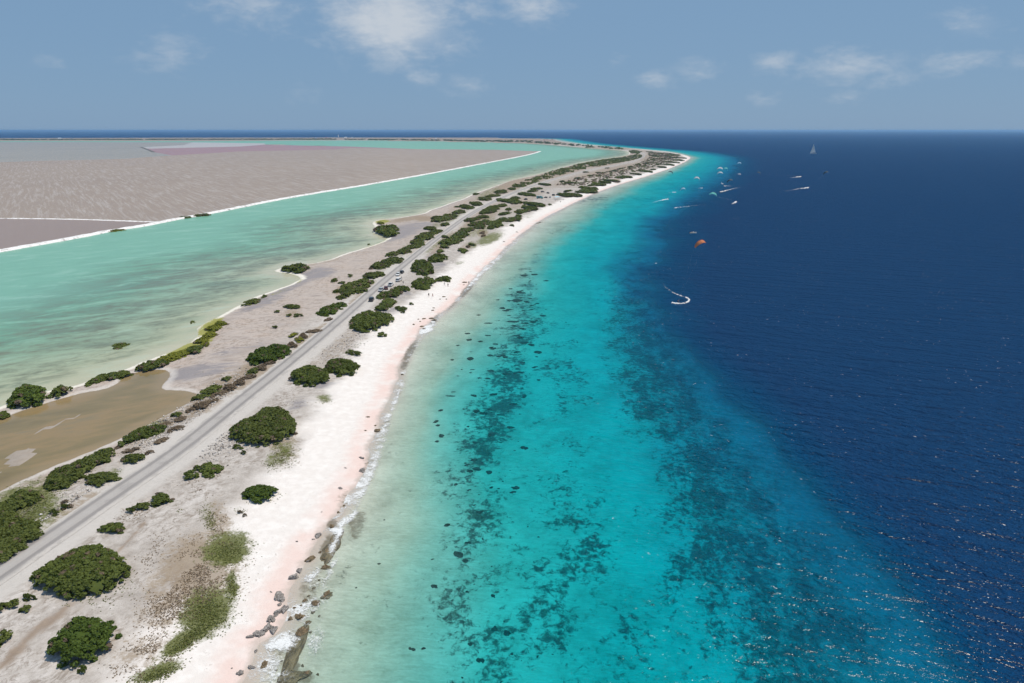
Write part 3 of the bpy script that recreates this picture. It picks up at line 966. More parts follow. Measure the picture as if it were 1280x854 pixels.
# ------------------------------------------------------------------ road
def road_material():
    m, t = material('worn_pale_asphalt')
    p = t.pos()
    u = t.attr('across')
    s = t.attr('along')
    cmb = t.new('ShaderNodeCombineXYZ'); t.put(cmb.inputs[0], t.mul(u, 1.0)); t.put(cmb.inputs[1], t.mul(s, .03))
    st = t.noise(cmb.outputs[0], 1.6, 4, .6)
    n = t.noise(p, .5, 4, .65)
    au = t.math('ABSOLUTE', u)
    c = t.mix(n, (.34, .315, .295), (.43, .402, .378))
    trk = t.math('ABSOLUTE', t.sub(au, 1.55))
    c = t.mix(t.mul(t.smooth(trk, .75, .2), t.add(.25, t.mul(st, .8))), c, (.19, .178, .175))
    drift = t.noise(t.map(p, (1, 1, 1)), .16, 5, .65)
    c = t.mix(t.mul(t.smooth(t.add(au, t.add(t.mul(t.sub(n, .5), 1.4), t.mul(t.sub(drift, .5), 2.6))), 1.95, 2.8), .9), c, (.50, .465, .43))
    c = t.mix(t.mul(t.smooth(drift, .56, .62), .35), c, (.24, .225, .215))
    c = t.mix(t.mul(t.smooth(t.math('ABSOLUTE', u), .35, .05), .3), c, (.42, .40, .39))
    t.out(t.principled(c, .85, .25, t.bump(n, .2, .05)))
    return m


prof = [(-3.1, -.01), (-2.7, .03), (-1.5, .055), (0, .075), (1.5, .055), (2.7, .03), (3.1, -.01)]
v, f, path, _ = sweep(road_w, prof, None, 0, 4)
zmid = np.maximum(np.repeat(ground_z(path[:, 0], path[:, 1]), len(prof)), np.maximum(ground_z(v[:, 0], v[:, 1]), .9))
v[:, 2] += zmid + .06
al = np.repeat(np.concatenate([[0], np.cumsum(np.hypot(*np.diff(path, axis=0).T))]), len(prof))
ac = np.tile([q[0] for q in prof], len(path))
obj('road', mesh_np('road', v, f[:, ::-1], [road_material()], True, dict(across=ac, along=al)), kind='structure')

# ------------------------------------------------------------------ air
def build_haze():
    m, t = material('sea_haze')
    vol = t.new('ShaderNodeVolumePrincipled')
    vol.inputs['Color'].default_value = (.36, .64, 1.0, 1)
    vol.inputs['Density'].default_value = 5.2e-5
    vol.inputs['Anisotropy'].default_value = 0.2
    t.out(vol.outputs[0], 'Volume')
    b = MB()
    b.box((0, 29000, 34), (126000, 66000, 80))
    obj('haze', b.mesh('haze', m), kind='stuff')


build_haze()
#PART2
# ------------------------------------------------------------------ foliage
def leaf_material(name, lo, hi):
    m, t = material(name)
    tone = t.attr('tone')
    info = t.new('ShaderNodeObjectInfo')
    k = t.add(t.mul(tone, .65), t.mul(info.outputs['Random'], .35))
    c = t.mix(k, lo, hi)
    d = t.principled(c, .7, .12)
    tr = t.shader('ShaderNodeBsdfTranslucent', Color=t.mix(.5, c, hi))
    t.out(t.mixs(.22, d, tr))
    return m


LEAF = leaf_material('leaves_dark_green', (.064, .088, .019), (.150, .182, .044))
LEAF_OLIVE = leaf_material('leaves_olive', (.068, .090, .020), (.152, .178, .047))
LEAF_YEL = leaf_material('leaves_yellow_green', (.13, .15, .018), (.27, .27, .045))
LEAF_MANG = leaf_material('leaves_mangrove', (.056, .090, .016), (.130, .178, .036))
BARK = plain('bark_grey_brown', (.13, .10, .08), .9, .2, .3, 6)
TWIG = leaf_material('dry_brown_twigs', (.12, .088, .06), (.26, .20, .135))


def leaf_quads(C, N, S, tones):
    """one bent quad for each centre C with normal N and size S"""
    n = len(C)
    N = N / np.linalg.norm(N, axis=1)[:, None]
    a = rng.normal(size=(n, 3))
    a -= (a * N).sum(1)[:, None] * N
    a /= np.linalg.norm(a, axis=1)[:, None]
    b = np.cross(N, a)
    s = S[:, None]
    V = np.stack([C - a * s - b * s * .62, C + a * s - b * s * .62 - N * s * .25, C + a * s * .9 + b * s * .62, C - a * s + b * s * .62 - N * s * .2], 1).reshape(-1, 3)
    Fq = np.arange(n * 4).reshape(-1, 4)
    return V, Fq, np.repeat(tones, 4)


def foliage_mesh(name, poly, H, mat, clump=1.15, leaf=.30, per=44, edge=None, dry=0.0):
    """bushy dome over a footprint polygon: clumps of leaf faces with dips between them"""
    poly = np.asarray(poly, float)
    lo, hi = poly.min(0), poly.max(0)
    area = 0.5 * abs(np.dot(poly[:, 0], np.roll(poly[:, 1], -1)) - np.dot(poly[:, 1], np.roll(poly[:, 0], -1)))
    n = max(7, int(area / (clump * clump) * 1.35))
    pts = lo + (hi - lo) * rng.random((n * 6, 2))
    pts = pts[inside(pts, poly)][:n]
    e = seg_dist(pts, poly)
    gap = (rng.random(len(pts)) < .38) & (e < clump * 1.1)
    pts, e = pts[~gap], e[~gap]
    w = edge or max(.6, min(.42 * math.sqrt(area), 3.2))
    k = np.clip(e / w, 0, 1)
    off = rng.random(2) * 90
    bump = .74 + .38 * fbm(pts[:, 0] / (clump * 2.6) + off[0], pts[:, 1] / (clump * 2.6) + off[1], 3)
    top = H * np.sqrt(1 - (1 - k) ** 2) * bump + .12
    rad = clump * (.45 + .4 * rng.random(len(pts)))
    ctone = np.clip(rng.normal(.45, .16, len(pts)), 0, 1)
    m = len(pts)
    D = rng.normal(size=(m, per, 3))
    D[..., 2] = np.abs(D[..., 2]) * 1.1 - .25
    D /= np.linalg.norm(D, axis=2)[..., None]
    rr_ = rad[:, None, None] * (.72 + .36 * rng.random((m, per, 1)))
    C = np.concatenate([pts, (top - rad * .55)[:, None]], 1)[:, None, :] + D * rr_ * np.array([1, 1, .75])
    C[..., 2] = np.maximum(C[..., 2], .06)
    Nn = D * .8 + rng.normal(size=D.shape) * .45 + np.array([0, 0, .45])
    T = np.clip(ctone[:, None] + rng.normal(0, .16, (m, per)), 0, 1)
    S = leaf * (.6 + .7 * rng.random(m * per))
    V, Fq, T = leaf_quads(C.reshape(-1, 3), Nn.reshape(-1, 3), S, T.ravel())
    # inner mass of twigs and leaves just below the surface
    g = max(.5, clump * .7)
    xs, ys = np.arange(lo[0], hi[0] + g, g), np.arange(lo[1], hi[1] + g, g)
    Xc, Yc, Fc = grid(xs, ys)
    pc = np.c_[Xc, Yc]
    ec = seg_dist(pc, poly)
    okc = inside(pc, poly) & (ec > .35)
    kc = np.clip(ec / w, 0, 1)
    zc = np.maximum(H * np.sqrt(1 - (1 - kc) ** 2) * (.74 + .38 * fbm(Xc / (clump * 2.6) + off[0], Yc / (clump * 2.6) + off[1], 3)) - .45 * clump + rng.normal(0, .08, len(Xc)), .05)
    sel = okc[Fc].all(1)
    if sel.any():
        v2, f2, a2 = compact(np.c_[Xc, Yc, zc], Fc[sel], dict(t=rng.random(len(Xc)) * .5))
        Fq = np.vstack([Fq, f2 + len(V)]); V = np.vstack([V, v2]); T = np.concatenate([T, a2['t']])
    mi = np.zeros(len(Fq), int)
    if dry:
        mi[:m * per] = np.repeat(rng.random(m) < dry, per)
    return mesh_np(name, V, Fq, [mat, TWIG] if dry else [mat], False, dict(tone=T), mi)


def trunk_mesh(H, spread, n=6):
    b = MB()
    for k in range(n):
        a = 2 * math.pi * (k + random.random() * .7) / n
        r = spread * (.35 + .4 * random.random())
        m1 = (math.cos(a) * r * .3, math.sin(a) * r * .3, H * .3)
        m2 = (math.cos(a + .2) * r * .7, math.sin(a + .2) * r * .7, H * .52)
        end = (math.cos(a + .1) * r, math.sin(a + .1) * r, H * .68)
        b.tube([(math.cos(a) * .08, math.sin(a) * .08, -.15), m1, m2, end], [.05 * H, .038 * H, .024 * H, .01 * H], 6)
    return b.mesh('trunk', BARK, smooth=True)


def shrub_thing(name, loc, crown_me, trunk_me, label, group, rz=0.0, sc=(1, 1, 1)):
    o = bpy.data.objects.new(name, None)
    o.location = loc
    o.rotation_euler = (0, 0, rz)
    o.scale = sc
    o.empty_display_size = .5
    o['label'] = label; o['category'] = 'shrub'
    if group:
        o['group'] = group
    link(o)
    obj('crown', crown_me, o)
    obj('trunk', trunk_me, o)
    return o


def foot(px_poly, H):
    """silhouette traced in the photo -> footprint on the ground (the dome's height hides part of the far side)"""
    p = np.asarray(px_poly, float)
    cy = p[:, 1].mean(); y1 = p[:, 1].max()
    s, sn = ppm(cy)
    lift = .55 * H * s * math.sqrt(1 - sn * sn)
    y0 = p[:, 1].min()
    q = p.copy()
    q[:, 1] = y1 - (y1 - p[:, 1]) * max(.3, (y1 - y0 - lift) / max(y1 - y0, .1))
    return chaikin(np.array([on_ground(a, b)[:2] for a, b in q]), 2, True)


BIG = [  # outline in the photo, height, leaves, label
    ([(39, 728), (48, 714), (70, 702), (92, 685), (112, 679), (140, 681), (156, 691), (160, 704), (155, 722), (138, 738), (112, 748), (95, 750), (78, 746), (60, 745), (54, 737)], 3.0, LEAF, 'large rounded dark green shrub on white sand beside the worn brown track'),
    ([(62, 815), (68, 800), (82, 782), (105, 768), (128, 767), (145, 777), (149, 788), (143, 803), (122, 820), (105, 832), (90, 836), (68, 831), (65, 822)], 3.2, LEAF_MANG, 'dense dark green shrub on the beach side of the brown track'),
    ([(284, 542), (296, 530), (318, 519), (327, 508), (345, 505), (361, 509), (362, 515), (371, 527), (370, 540), (352, 554), (330, 559), (305, 557), (292, 550)], 2.6, LEAF_OLIVE, 'broad low olive green shrub alone between the road and the wide white beach'),
    ([(302, 618), (308, 608), (326, 604), (345, 609), (348, 617), (336, 627), (320, 630), (306, 625)], 1.8, LEAF_MANG, 'small oval bright green shrub at the edge of the white beach sand'),
    ([(360, 470), (372, 460), (395, 456), (405, 461), (413, 473), (401, 482), (385, 484), (365, 479)], 2.4, LEAF, 'rounded dark shrub touching its twin, the one nearer the road'),
    ([(406, 456), (412, 449), (430, 447), (446, 453), (450, 461), (442, 470), (424, 472), (409, 465)], 2.3, LEAF, 'rounded dark shrub touching its twin, the one nearer the beach'),
    ([(436, 405), (442, 393), (455, 388), (480, 390), (494, 397), (487, 405), (470, 413), (452, 417), (440, 412)], 2.6, LEAF, 'large spreading dark shrub beside the road just short of the parked cars'),
    ([(-60, 735), (-60, 655), (0, 632), (25, 613), (55, 613), (50, 623), (26, 635), (19, 646), (45, 651), (62, 657), (40, 681), (0, 705)], 1.7, LEAF_OLIVE, 'wide green thicket filling the verge between the road and the brown pond'),
    ([(58, 604), (66, 590), (85, 584), (105, 574), (120, 566), (135, 558), (147, 560), (140, 572), (118, 584), (104, 597), (88, 609), (76, 616), (64, 613)], 1.8, LEAF_OLIVE, 'long green thicket lying along the pond edge beside the wide thicket'),
    ([(144, 561), (152, 552), (165, 541), (185, 532), (213, 528), (206, 537), (186, 546), (164, 553), (150, 562)], 1.6, LEAF, 'narrow green shrub bank pointing along the roadside edge of the brown pond'),
    ([(309, 452), (311, 443), (325, 434), (350, 429), (365, 433), (369, 438), (355, 445), (340, 453), (325, 457), (311, 457)], 2.3, LEAF_MANG, 'dark green shrub standing alone on the lagoon side of the road by the mud flat'),
    ([(394, 391), (405, 384), (420, 378), (433, 377), (428, 385), (415, 394), (400, 396)], 1.7, LEAF_MANG, 'flat green shrub against the lagoon side of the road, on the pink mud flat'),
    ([(10, 506), (20, 490), (35, 483), (57, 482), (67, 492), (52, 505), (20, 513)], 3.4, LEAF_MANG, 'tall dark mangrove on the strip between the green lagoon and the brown pond'),
    ([(66, 494), (70, 486), (82, 481), (91, 485), (88, 493), (72, 499)], 2.3, LEAF, 'grey green mangrove beside the tall mangrove on the pond strip'),
    ([(344, 340), (360, 334), (375, 329), (388, 333), (380, 342), (362, 341)], 2.6, LEAF, 'dark shrub covering the sandy spit that reaches into the lagoon'),
    ([(465, 291), (474, 284), (490, 281), (498, 284), (498, 293), (488, 298), (472, 293)], 3.0, LEAF, 'dark shrub clump on the grey point jutting into the lagoon'),
    ([(461, 335), (472, 328), (490, 322), (503, 321), (502, 326), (485, 334), (466, 339)], 2.0, LEAF_OLIVE, 'spreading green shrub across the road from the parked cars'),
    ([(512, 356), (520, 349), (532, 345), (545, 350), (543, 357), (530, 363), (517, 361)], 2.4, LEAF, 'round dark shrub on the beach edge just past the parked cars'),
    ([(516, 340), (514, 330), (526, 324), (540, 329), (543, 337), (540, 344), (526, 345)], 2.6, LEAF, 'tall dark green shrub between the road bend and the parked cars'),
    ([(534, 325), (542, 318), (555, 317), (560, 322), (552, 328), (540, 328)], 2.2, LEAF, 'oval green shrub standing behind the tall shrub past the parked cars'),
    ([(543, 350), (550, 345), (560, 345), (567, 351), (558, 353), (546, 353)], 1.9, LEAF, 'low dark shrub right on the white beach beyond the parked cars'),
]
for pp, H, mat, lab in BIG:
    fp = foot(pp, H)
    jit = fbm(fp[:, 0] / 1.7, fp[:, 1] / 1.7, 2) - .5
    fp = fp.mean(0) + (fp - fp.mean(0)) * (1 + jit * .22)[:, None]
    c = fp.mean(0)
    dist = math.hypot(*c)
    H *= .85
    cl = .68 * max(1, dist / 130)
    me = foliage_mesh('crown', fp - c, H, mat, cl, .17 * max(1, dist / 130), 40, None, .06)
    tr = trunk_mesh(H, .4 * math.sqrt(np.ptp(fp[:, 0]) * np.ptp(fp[:, 1])))
    shrub_thing('shrub', (c[0], c[1], gz(c[0], c[1]) - .05), me, tr, lab, None)

# prototypes for the smaller and farther shrubs
def blob_outline(r, n=18):
    a = np.linspace(0, 2 * math.pi, n, endpoint=False)
    k = r * (1 + .05 * np.random.default_rng(int(r * 10)).normal(size=n) + .18 * np.sin(2 * a + random.random() * 6) + .10 * np.sin(3 * a + random.random() * 6) + .07 * np.sin(5 * a + random.random() * 6))
    return chaikin(np.c_[np.cos(a) * k, np.sin(a) * k], 1, True)


PROTO = {}
for key, mat in (('green', LEAF), ('olive', LEAF_OLIVE), ('yellow', LEAF_YEL), ('dry', TWIG)):
    PROTO[key] = []
    for r, H, cl, lf, per in ((1.2, 1.0, .6, .17, 34), (1.2, .9, .55, .17, 34), (3.0, 1.9, .95, .27, 40), (3.0, 1.8, .95, .27, 40), (6.5, 2.6, 1.5, .44, 40), (6.5, 2.5, 1.6, .46, 40), (12, 3.2, 2.4, .75, 40)):
        if key in ('yellow', 'dry') and r > 7:
            continue
        PROTO[key].append((r, foliage_mesh('crown', blob_outline(r), H, mat, cl, lf, per, None, .05 if key != 'dry' else 0), trunk_mesh(H, r)))


def small_shrub(cx, cy, hw, hh, key, label, group, hs=1.0):
    if key == 'dry':
        hw, hh, hs = hw * .78, hh * .8, hs * .6
    if cy < 330 and group:
        hw, hh = hw * random.uniform(.62, .95), hh * random.uniform(.62, .92)
    s, sn = ppm(cy)
    wr = max(hw / s, .35)
    H0 = min(1.9, .6 + wr * .22) * hs
    dr = max(.45 * wr, (2 * hh / s - .5 * H0) / sn / 2)
    dr = min(dr, wr * 2.2)
    p = on_ground(cx, cy + hh * .25)
    i = int(np.argmin(((road_w - p[:2]) ** 2).sum(1)))
    off = p[:2] - road_w[i]; dd = float(np.hypot(*off))
    need = 4.8 + .75 * wr
    if dd < need:
        q = road_w[i] + off / max(dd, .1) * need
        p = np.array([q[0], q[1], gz(q[0], q[1])])
    best = min(PROTO[key], key=lambda q: abs(math.log(q[0] / math.sqrt(wr * dr))) + random.random() * .25)
    k = best[0]
    hz = {1.2: .95, 3.0: 1.85, 6.5: 2.5, 12: 3.2}[k]
    return shrub_thing('shrub', (p[0], p[1], p[2] - .05), best[1], best[2], label, group, (0 if random.random() < .5 else math.pi) + random.uniform(-.3, .3), (wr / k, dr / k, max(.6, H0 / hz)))


SETS = [
    ('green', 'small green shrub on bare white sand in front of the large shrubs by the road', 'small shrubs on the near sand', [(141, 661, 15, 7), (201, 624, 14, 8), (264, 586, 13, 9), (238, 595, 9, 6), (247, 587, 6, 4), (297, 560, 6, 3), (104, 838, 6, 5), (305, 567, 4, 2)]),
    ('olive', 'grey green shrub clump on pale sand beside the near edge of the road', 'grey shrubs by the track', [(2, 761, 9, 7), (19, 756, 9, 7), (33, 762, 6, 5), (36, 748, 8, 4), (4, 796, 10, 11), (178, 634, 10, 5), (165, 640, 8, 3)]),
    ('olive', 'low green shrub in the stony verge between road and pond', 'verge shrubs by the pond', [(170, 574, 14, 6), (138, 597, 17, 9), (126, 604, 10, 5), (264, 489, 12, 7), (250, 497, 7, 4), (222, 519, 6, 3), (68, 641, 6, 3), (86, 635, 5, 3), (76, 643, 6, 3), (316, 465, 6, 4), (284, 474, 5, 3)]),
    ('dry', 'dry brown bush in the stony verge on the lagoon side of the road', 'dry bushes along the verge', [(205, 531, 9, 5), (226, 524, 8, 5), (201, 551, 7, 6), (220, 536, 9, 5), (164, 563, 11, 4), (187, 566, 6, 3), (250, 508, 12, 6), (262, 502, 10, 5), (275, 492, 9, 5), (288, 485, 10, 5), (300, 478, 9, 5), (312, 471, 10, 4), (330, 460, 10, 4), (240, 512, 8, 4), (345, 453, 9, 3), (362, 446, 6, 3), (375, 431, 8, 4), (382, 421, 7, 4), (403, 412, 8, 3), (418, 402, 6, 3), (98, 642, 6, 4), (81, 628, 4, 3), (390, 414, 6, 3)]),
    ('yellow', 'yellow green succulent mound on the lagoon shore', 'yellow green mounds on the lagoon shore', [(205, 450, 9, 5), (216, 446, 10, 6), (228, 442, 9, 6), (253, 427, 8, 4), (262, 419, 8, 5), (256, 432, 6, 3), (268, 411, 9, 4), (276, 405, 8, 3), (373, 424, 5, 3), (367, 420, 5, 3), (378, 427, 5, 2.5), (476, 279, 6, 3)]),
    ('green', 'dark mangrove bush on the sand strip between lagoon and pond', 'mangrove bushes on the strip', [(3, 520, 8, 6), (123, 474, 9, 7), (139, 471, 9, 6), (154, 468, 10, 5), (190, 457, 13, 8), (243, 438, 11, 6)]),
    ('green', 'small dark bush on a low islet in the shallow lagoon', 'islet bushes in the lagoon', [(150, 434, 12, 5), (241, 404, 3.5, 2.6), (461, 306, 3, 3), (668, 214, 2, .8)]),
    ('olive', 'small low bush on the open pink grey mud flat', 'bushes on the mud flat', [(315, 378, 9, 4), (330, 371, 4, 2), (365, 384, 9, 3), (347, 390, 3, 1.5), (418, 351, 4, 2), (428, 354, 4, 1.5), (421, 365, 5, 2), (429, 363, 4, 3), (426, 372, 5, 3), (437, 345, 4, 1.5), (345, 410, 5, 1.5), (372, 395, 5, 2), (362, 395, 4, 2), (571, 259, 3.5, 1.2), (595, 243, 5, 1.6)]),
    ('olive', 'green shrub hugging the lagoon side of the road before the kite camp', 'roadside shrubs on the lagoon side', [(447, 356, 15, 7), (434, 366, 8, 5), (470, 345, 12, 4), (455, 362, 10, 4), (505, 314, 12, 5), (516, 309, 9, 5), (527, 303, 13, 5), (536, 296, 13, 6), (546, 290, 10, 4), (538, 286, 9, 3), (550, 275, 12, 4), (562, 271, 14, 6), (574, 265, 12, 5), (583, 259, 10, 4), (490, 318, 10, 3), (556, 281, 8, 3), (595, 255, 10, 3), (606, 249, 10, 3), (616, 245, 8, 3), (626, 240, 10, 3), (548, 273, 10, 3), (640, 236, 8, 3)]),
    ('green', 'dark green shrub by the parked cars on the beach side of the road', 'shrubs by the parked cars', [(489, 368, 13, 5), (480, 369, 9, 4), (486, 377, 9, 6), (482, 382, 8, 4), (477, 386, 8, 4), (500, 362, 10, 5), (501, 386, 7, 3), (514, 380.5, 3, 1.3), (477, 419, 6, 3), (504, 391, 3, 1.2), (438, 441, 6, 2.5), (446, 443, 7, 2.5), (518, 327, 7, 4)]),
    ('green', 'green shrub in the belt between the road and the narrowing beach', 'shrub belt by the narrowing beach', [(578, 313, 7, 4), (590, 306, 6, 2.5), (566, 301, 12, 8), (574, 294, 14, 7), (583, 287, 13, 7), (596, 280, 13, 6), (588, 275, 10, 4), (603, 271, 10, 5), (610, 264, 11, 5), (617, 260, 12, 5), (628, 257, 10, 4), (637, 251, 13, 6), (643, 248, 8, 4), (619, 280, 12, 5), (627, 275, 8, 4), (631, 267, 10, 4), (644, 274, 9, 4), (638, 276, 6, 3), (653, 264, 13, 6), (662, 260, 10, 5), (668, 255, 11, 6), (676, 257, 8, 3), (658, 243, 10, 4), (666, 239, 9, 3), (671, 236, 9, 3), (681, 231, 8, 2.5), (556, 308, 8, 6), (556, 302, 8, 6), (605, 266, 9, 4), (556, 296, 6, 4), (687, 256, 3, 1.4), (668, 263, 4, 1.2), (614, 285, 6, 3), (600, 284, 8, 4), (607, 276, 6, 3), (636, 262, 5, 2.5), (648, 270, 5, 2.5), (550, 314, 6, 4), (640, 282, 4, 1.5), (650, 266, 6, 3)]),
    ('green', 'dark shrub beyond the kite camp along the far curve of the beach', 'far beach shrubs past the camp', [(706, 244, 10, 4), (716, 243.5, 12, 5), (725, 240, 9, 4), (735, 238.5, 12, 5), (742, 236, 8, 3), (731, 235, 8, 3), (748, 230.5, 10, 3), (739, 232, 6, 2), (764, 226, 9, 3), (756, 228, 8, 2.5), (783, 221, 10, 4), (775, 222, 7, 3), (795, 218, 7, 2), (807, 214, 8, 4), (816, 212, 5, 2), (827, 209, 8, 2.4), (836, 206, 7, 2.4), (842, 203, 7, 2.6), (848, 200, 8, 3.5), (853, 197.5, 6, 2.4), (843, 197, 6, 2), (841, 193.4, 8, 1.3), (710, 239, 6, 1.6), (822, 206, 4, 1.2), (808, 205, 4, 1.2), (799, 206, 3, 1), (788, 209, 4, 1.2), (776, 211, 3, 1), (768, 214, 4, 1.3), (748, 216, 4, 1.2), (738, 220, 3, 1), (722, 223, 4, 1.2), (703, 227, 5, 1.4), (732, 215.5, 4, 1), (759, 210.5, 3.4, .9), (820, 195, 5, 1.2), (829, 198.5, 4, 1), (812, 190, 5, 1), (816, 200, 4, 1), (834, 195, 4, .9), (826, 192.5, 4, .8), (806, 208, 3, .9), (712, 229, 6, 1.6)]),
    ('dry', 'reddish brown dry bush on sand near the narrowing beach', 'dry reddish bushes', [(603, 291, 5, 3), (771, 227.5, 5, 2), (604, 295, 4, 2), (585, 309, 5, 2), (300, 641, 4, 2), (306, 645, 2.5, 2)]),
]
ORD = ['nearest', 'second nearest', 'third nearest'] + [w + ' nearest' for w in ('fourth fifth sixth seventh eighth ninth tenth eleventh twelfth thirteenth fourteenth fifteenth sixteenth seventeenth eighteenth nineteenth twentieth '
       'twenty-first twenty-second twenty-third twenty-fourth twenty-fifth twenty-sixth twenty-seventh twenty-eighth twenty-ninth thirtieth thirty-first thirty-second thirty-third thirty-fourth thirty-fifth thirty-sixth thirty-seventh thirty-eighth thirty-ninth fortieth forty-first forty-second forty-third forty-fourth forty-fifth forty-sixth forty-seventh forty-eighth forty-ninth fiftieth').split()]
LANDMARK = {'small shrubs on the near sand': ((325, 617), 'small green shrub on bare sand, %s to the oval beach edge shrub'), 'grey shrubs by the track': ((100, 715), 'grey green clump on pale sand, %s to the large rounded shrub by the track'),
            'verge shrubs by the pond': ((20, 650), 'low green shrub in the pond verge, %s to the wide green thicket'), 'dry bushes along the verge': ((338, 442), 'dry brown bush in the stony verge, %s to the lone dark mud flat shrub'),
            'yellow green mounds on the lagoon shore': ((265, 410), 'yellow green succulent mound, %s to the bend of the near lagoon shore'), 'mangrove bushes on the strip': ((40, 496), 'dark bush on the lagoon and pond strip, %s to the tall mangrove'),
            'islet bushes in the lagoon': ((372, 336), 'small dark bush standing in lagoon shallows, %s to the sandy spit'), 'bushes on the mud flat': ((410, 386), 'small bush on the open mud flat, %s to the flat green roadside shrub'),
            'roadside shrubs on the lagoon side': ((488, 357), 'roadside shrub on the lagoon side, %s to the white pickup'), 'shrubs by the parked cars': ((464, 376), 'beach side shrub by the parked cars, %s to the dark charcoal car'),
            'shrub belt by the narrowing beach': ((675, 248), 'green shrub in the road and beach belt, %s to the teal truck'), 'far beach shrubs past the camp': ((697, 249), 'dark shrub past the camp toward the point, %s to the blue canopy'),
            'dry reddish bushes': ((600, 293), 'reddish brown dry bush on open sand, %s to the narrowing beach clearing')}
for key, lab, grp, items in SETS:
    for it in items:
        pass
    lm, form = LANDMARK[grp]
    lmp = G(*lm)[:2]
    for k, it in enumerate(sorted(items, key=lambda q: np.hypot(*(G(q[0], q[1])[:2] - lmp)))):
        small_shrub(*it, key, form % ORD[k], grp)
small_shrub(253, 270.5, 8, 2, 'olive', 'brown green bush on the bend of the long white dike', None, 1.2)
small_shrub(232, 273, 8, 1.6, 'olive', 'flat green bush beside the brown one on the bend of the dike', None)
small_shrub(146, 289.5, 8, 2.0, 'yellow', 'yellow green bush on the foot of the dike by the brown pan', None)


def scatter_stuff(name, mats, polys, dens, clump, leaf, H, per=18):
    """low dense scrub that nobody could count, as one mesh"""
    Vs, Fs, Ts, base = [], [], [], 0
    for pp in polys:
        poly = np.array([on_ground(a, b)[:2] for a, b in pp])
        lo, hi = poly.min(0), poly.max(0)
        area = 0.5 * abs(np.dot(poly[:, 0], np.roll(poly[:, 1], -1)) - np.dot(poly[:, 1], np.roll(poly[:, 0], -1)))
        n = int(area * dens)
        pts = lo + (hi - lo) * rng.random((n * 4, 2))
        pts = pts[inside(pts, poly)]
        keep = fbm(pts[:, 0] / (clump * 7), pts[:, 1] / (clump * 7), 3) > .40
        pts = pts[keep][:n]
        pts = pts[(seg_dist(pts, road_w, False) > 4.6)]
        m = len(pts)
        if not m:
            continue
        z = ground_z(pts[:, 0], pts[:, 1])
        rad = clump * (.5 + .8 * rng.random(m))
        D = rng.normal(size=(m, per, 3)); D[..., 2] = np.abs(D[..., 2]); D /= np.linalg.norm(D, axis=2)[..., None]
        C = np.c_[pts, z][:, None, :] + D * rad[:, None, None] * np.array([1, 1, H])
        T = np.clip(rng.random(m)[:, None] + rng.normal(0, .15, (m, per)), 0, 1)
        V, Fq, T = leaf_quads(C.reshape(-1, 3), (D + rng.normal(size=D.shape) * .4 + [0, 0, .5]).reshape(-1, 3), leaf * (.6 + .7 * rng.random(m * per)), T.ravel())
        Vs.append(V); Fs.append(Fq + base); Ts.append(T); base += len(V)
    return obj(name, mesh_np(name, np.vstack(Vs), np.vstack(Fs), mats, False, dict(tone=np.concatenate(Ts))), kind='stuff')


BELT = [[(632, 237), (650, 228.5), (668, 221.8), (700, 212), (725, 205.5), (745, 201.6), (770, 198), (785, 196), (797, 192.6), (803, 195), (800, 197.6), (790, 200.6), (770, 204), (740, 209.6), (700, 218.8), (668, 229), (640, 239)],
        [(786, 189), (792, 188), (802, 190), (799, 192), (790, 192)]]
scatter_stuff('scrub_belt', [LEAF_OLIVE], BELT, .060, 2.6, .85, .8, 22)['label'] = 'dense olive scrub belt between the far lagoon and the road'
BACK = [[(430, 174.2), (520, 174.6), (600, 175.8), (660, 176.2), (700, 179.6), (740, 182.6), (782, 186), (785, 187.8), (758, 186.2), (735, 184.6), (711, 182.3), (680, 179.9), (647, 178.3), (600, 177.4), (520, 175.7), (430, 175.2)], [(0, 174.6), (420, 174), (420, 174.8), (0, 175.2)]]
scatter_stuff('far_scrub', [LEAF], BACK, .0011, 9.0, 4.0, .45, 16)['label'] = 'dark scrub line on the far shore behind the lagoon'
DRYB = [[(690, 232), (730, 221), (780, 209.5), (800, 204), (812, 197), (810, 190), (838, 191.5), (850, 194.5), (840, 203), (810, 211), (770, 221), (730, 232)]]
scatter_stuff('green_scrub', [LEAF_OLIVE], DRYB, .012, 2.2, .8, .5, 16)['label'] = 'patchy olive scrub on the sandy point beside the road'
scatter_stuff('dry_scrub', [TWIG], DRYB, .022, 2.0, .75, .5, 14)['label'] = 'patchy brown scrub on the sandy point beside the road'


def tufts(name, lst, mat, n, size, label, hgt=1.0, thr=.44):
    """grass and creepers following the traced patches"""
    P = []
    tot = sum(b[2] * b[3] * b[5] for b in lst)
    for cx, cy, rx, ry, an, s in lst:
        k = int(n * rx * ry * s / tot)
        a = R(an)
        u, v_ = rng.normal(0, .40, k) * rx, rng.normal(0, .40, k) * ry
        for q, w in zip(u, v_):
            P.append(on_ground(cx + q * math.cos(a) + w * math.sin(a), cy - q * math.sin(a) + w * math.cos(a)))
    P = np.array(P)
    keep = (seg_dist(P[:, :2], road_w, False) > 5.4) & (fbm(P[:, 0] / 3.2, P[:, 1] / 3.2, 3) > thr)
    P = P[keep]
    per = 3
    C = np.repeat(P, per, 0) + rng.normal(0, .22, (len(P) * per, 3)) * np.array([1, 1, 0]) * size / .25
    S = size * (.5 + .9 * rng.random(len(C)))
    C[:, 2] += S * .45 * hgt
    V, Fq, T = leaf_quads(C, rng.normal(size=C.shape) * np.array([.7, .7, .3]) + np.array([0, 0, .7]), S, np.clip(np.repeat(rng.random(len(P)), per) + rng.normal(0, .12, len(C)), 0, 1))
    o = obj(name, mesh_np(name, V, Fq, [mat], False, dict(tone=T)), kind='stuff')
    o['label'] = label


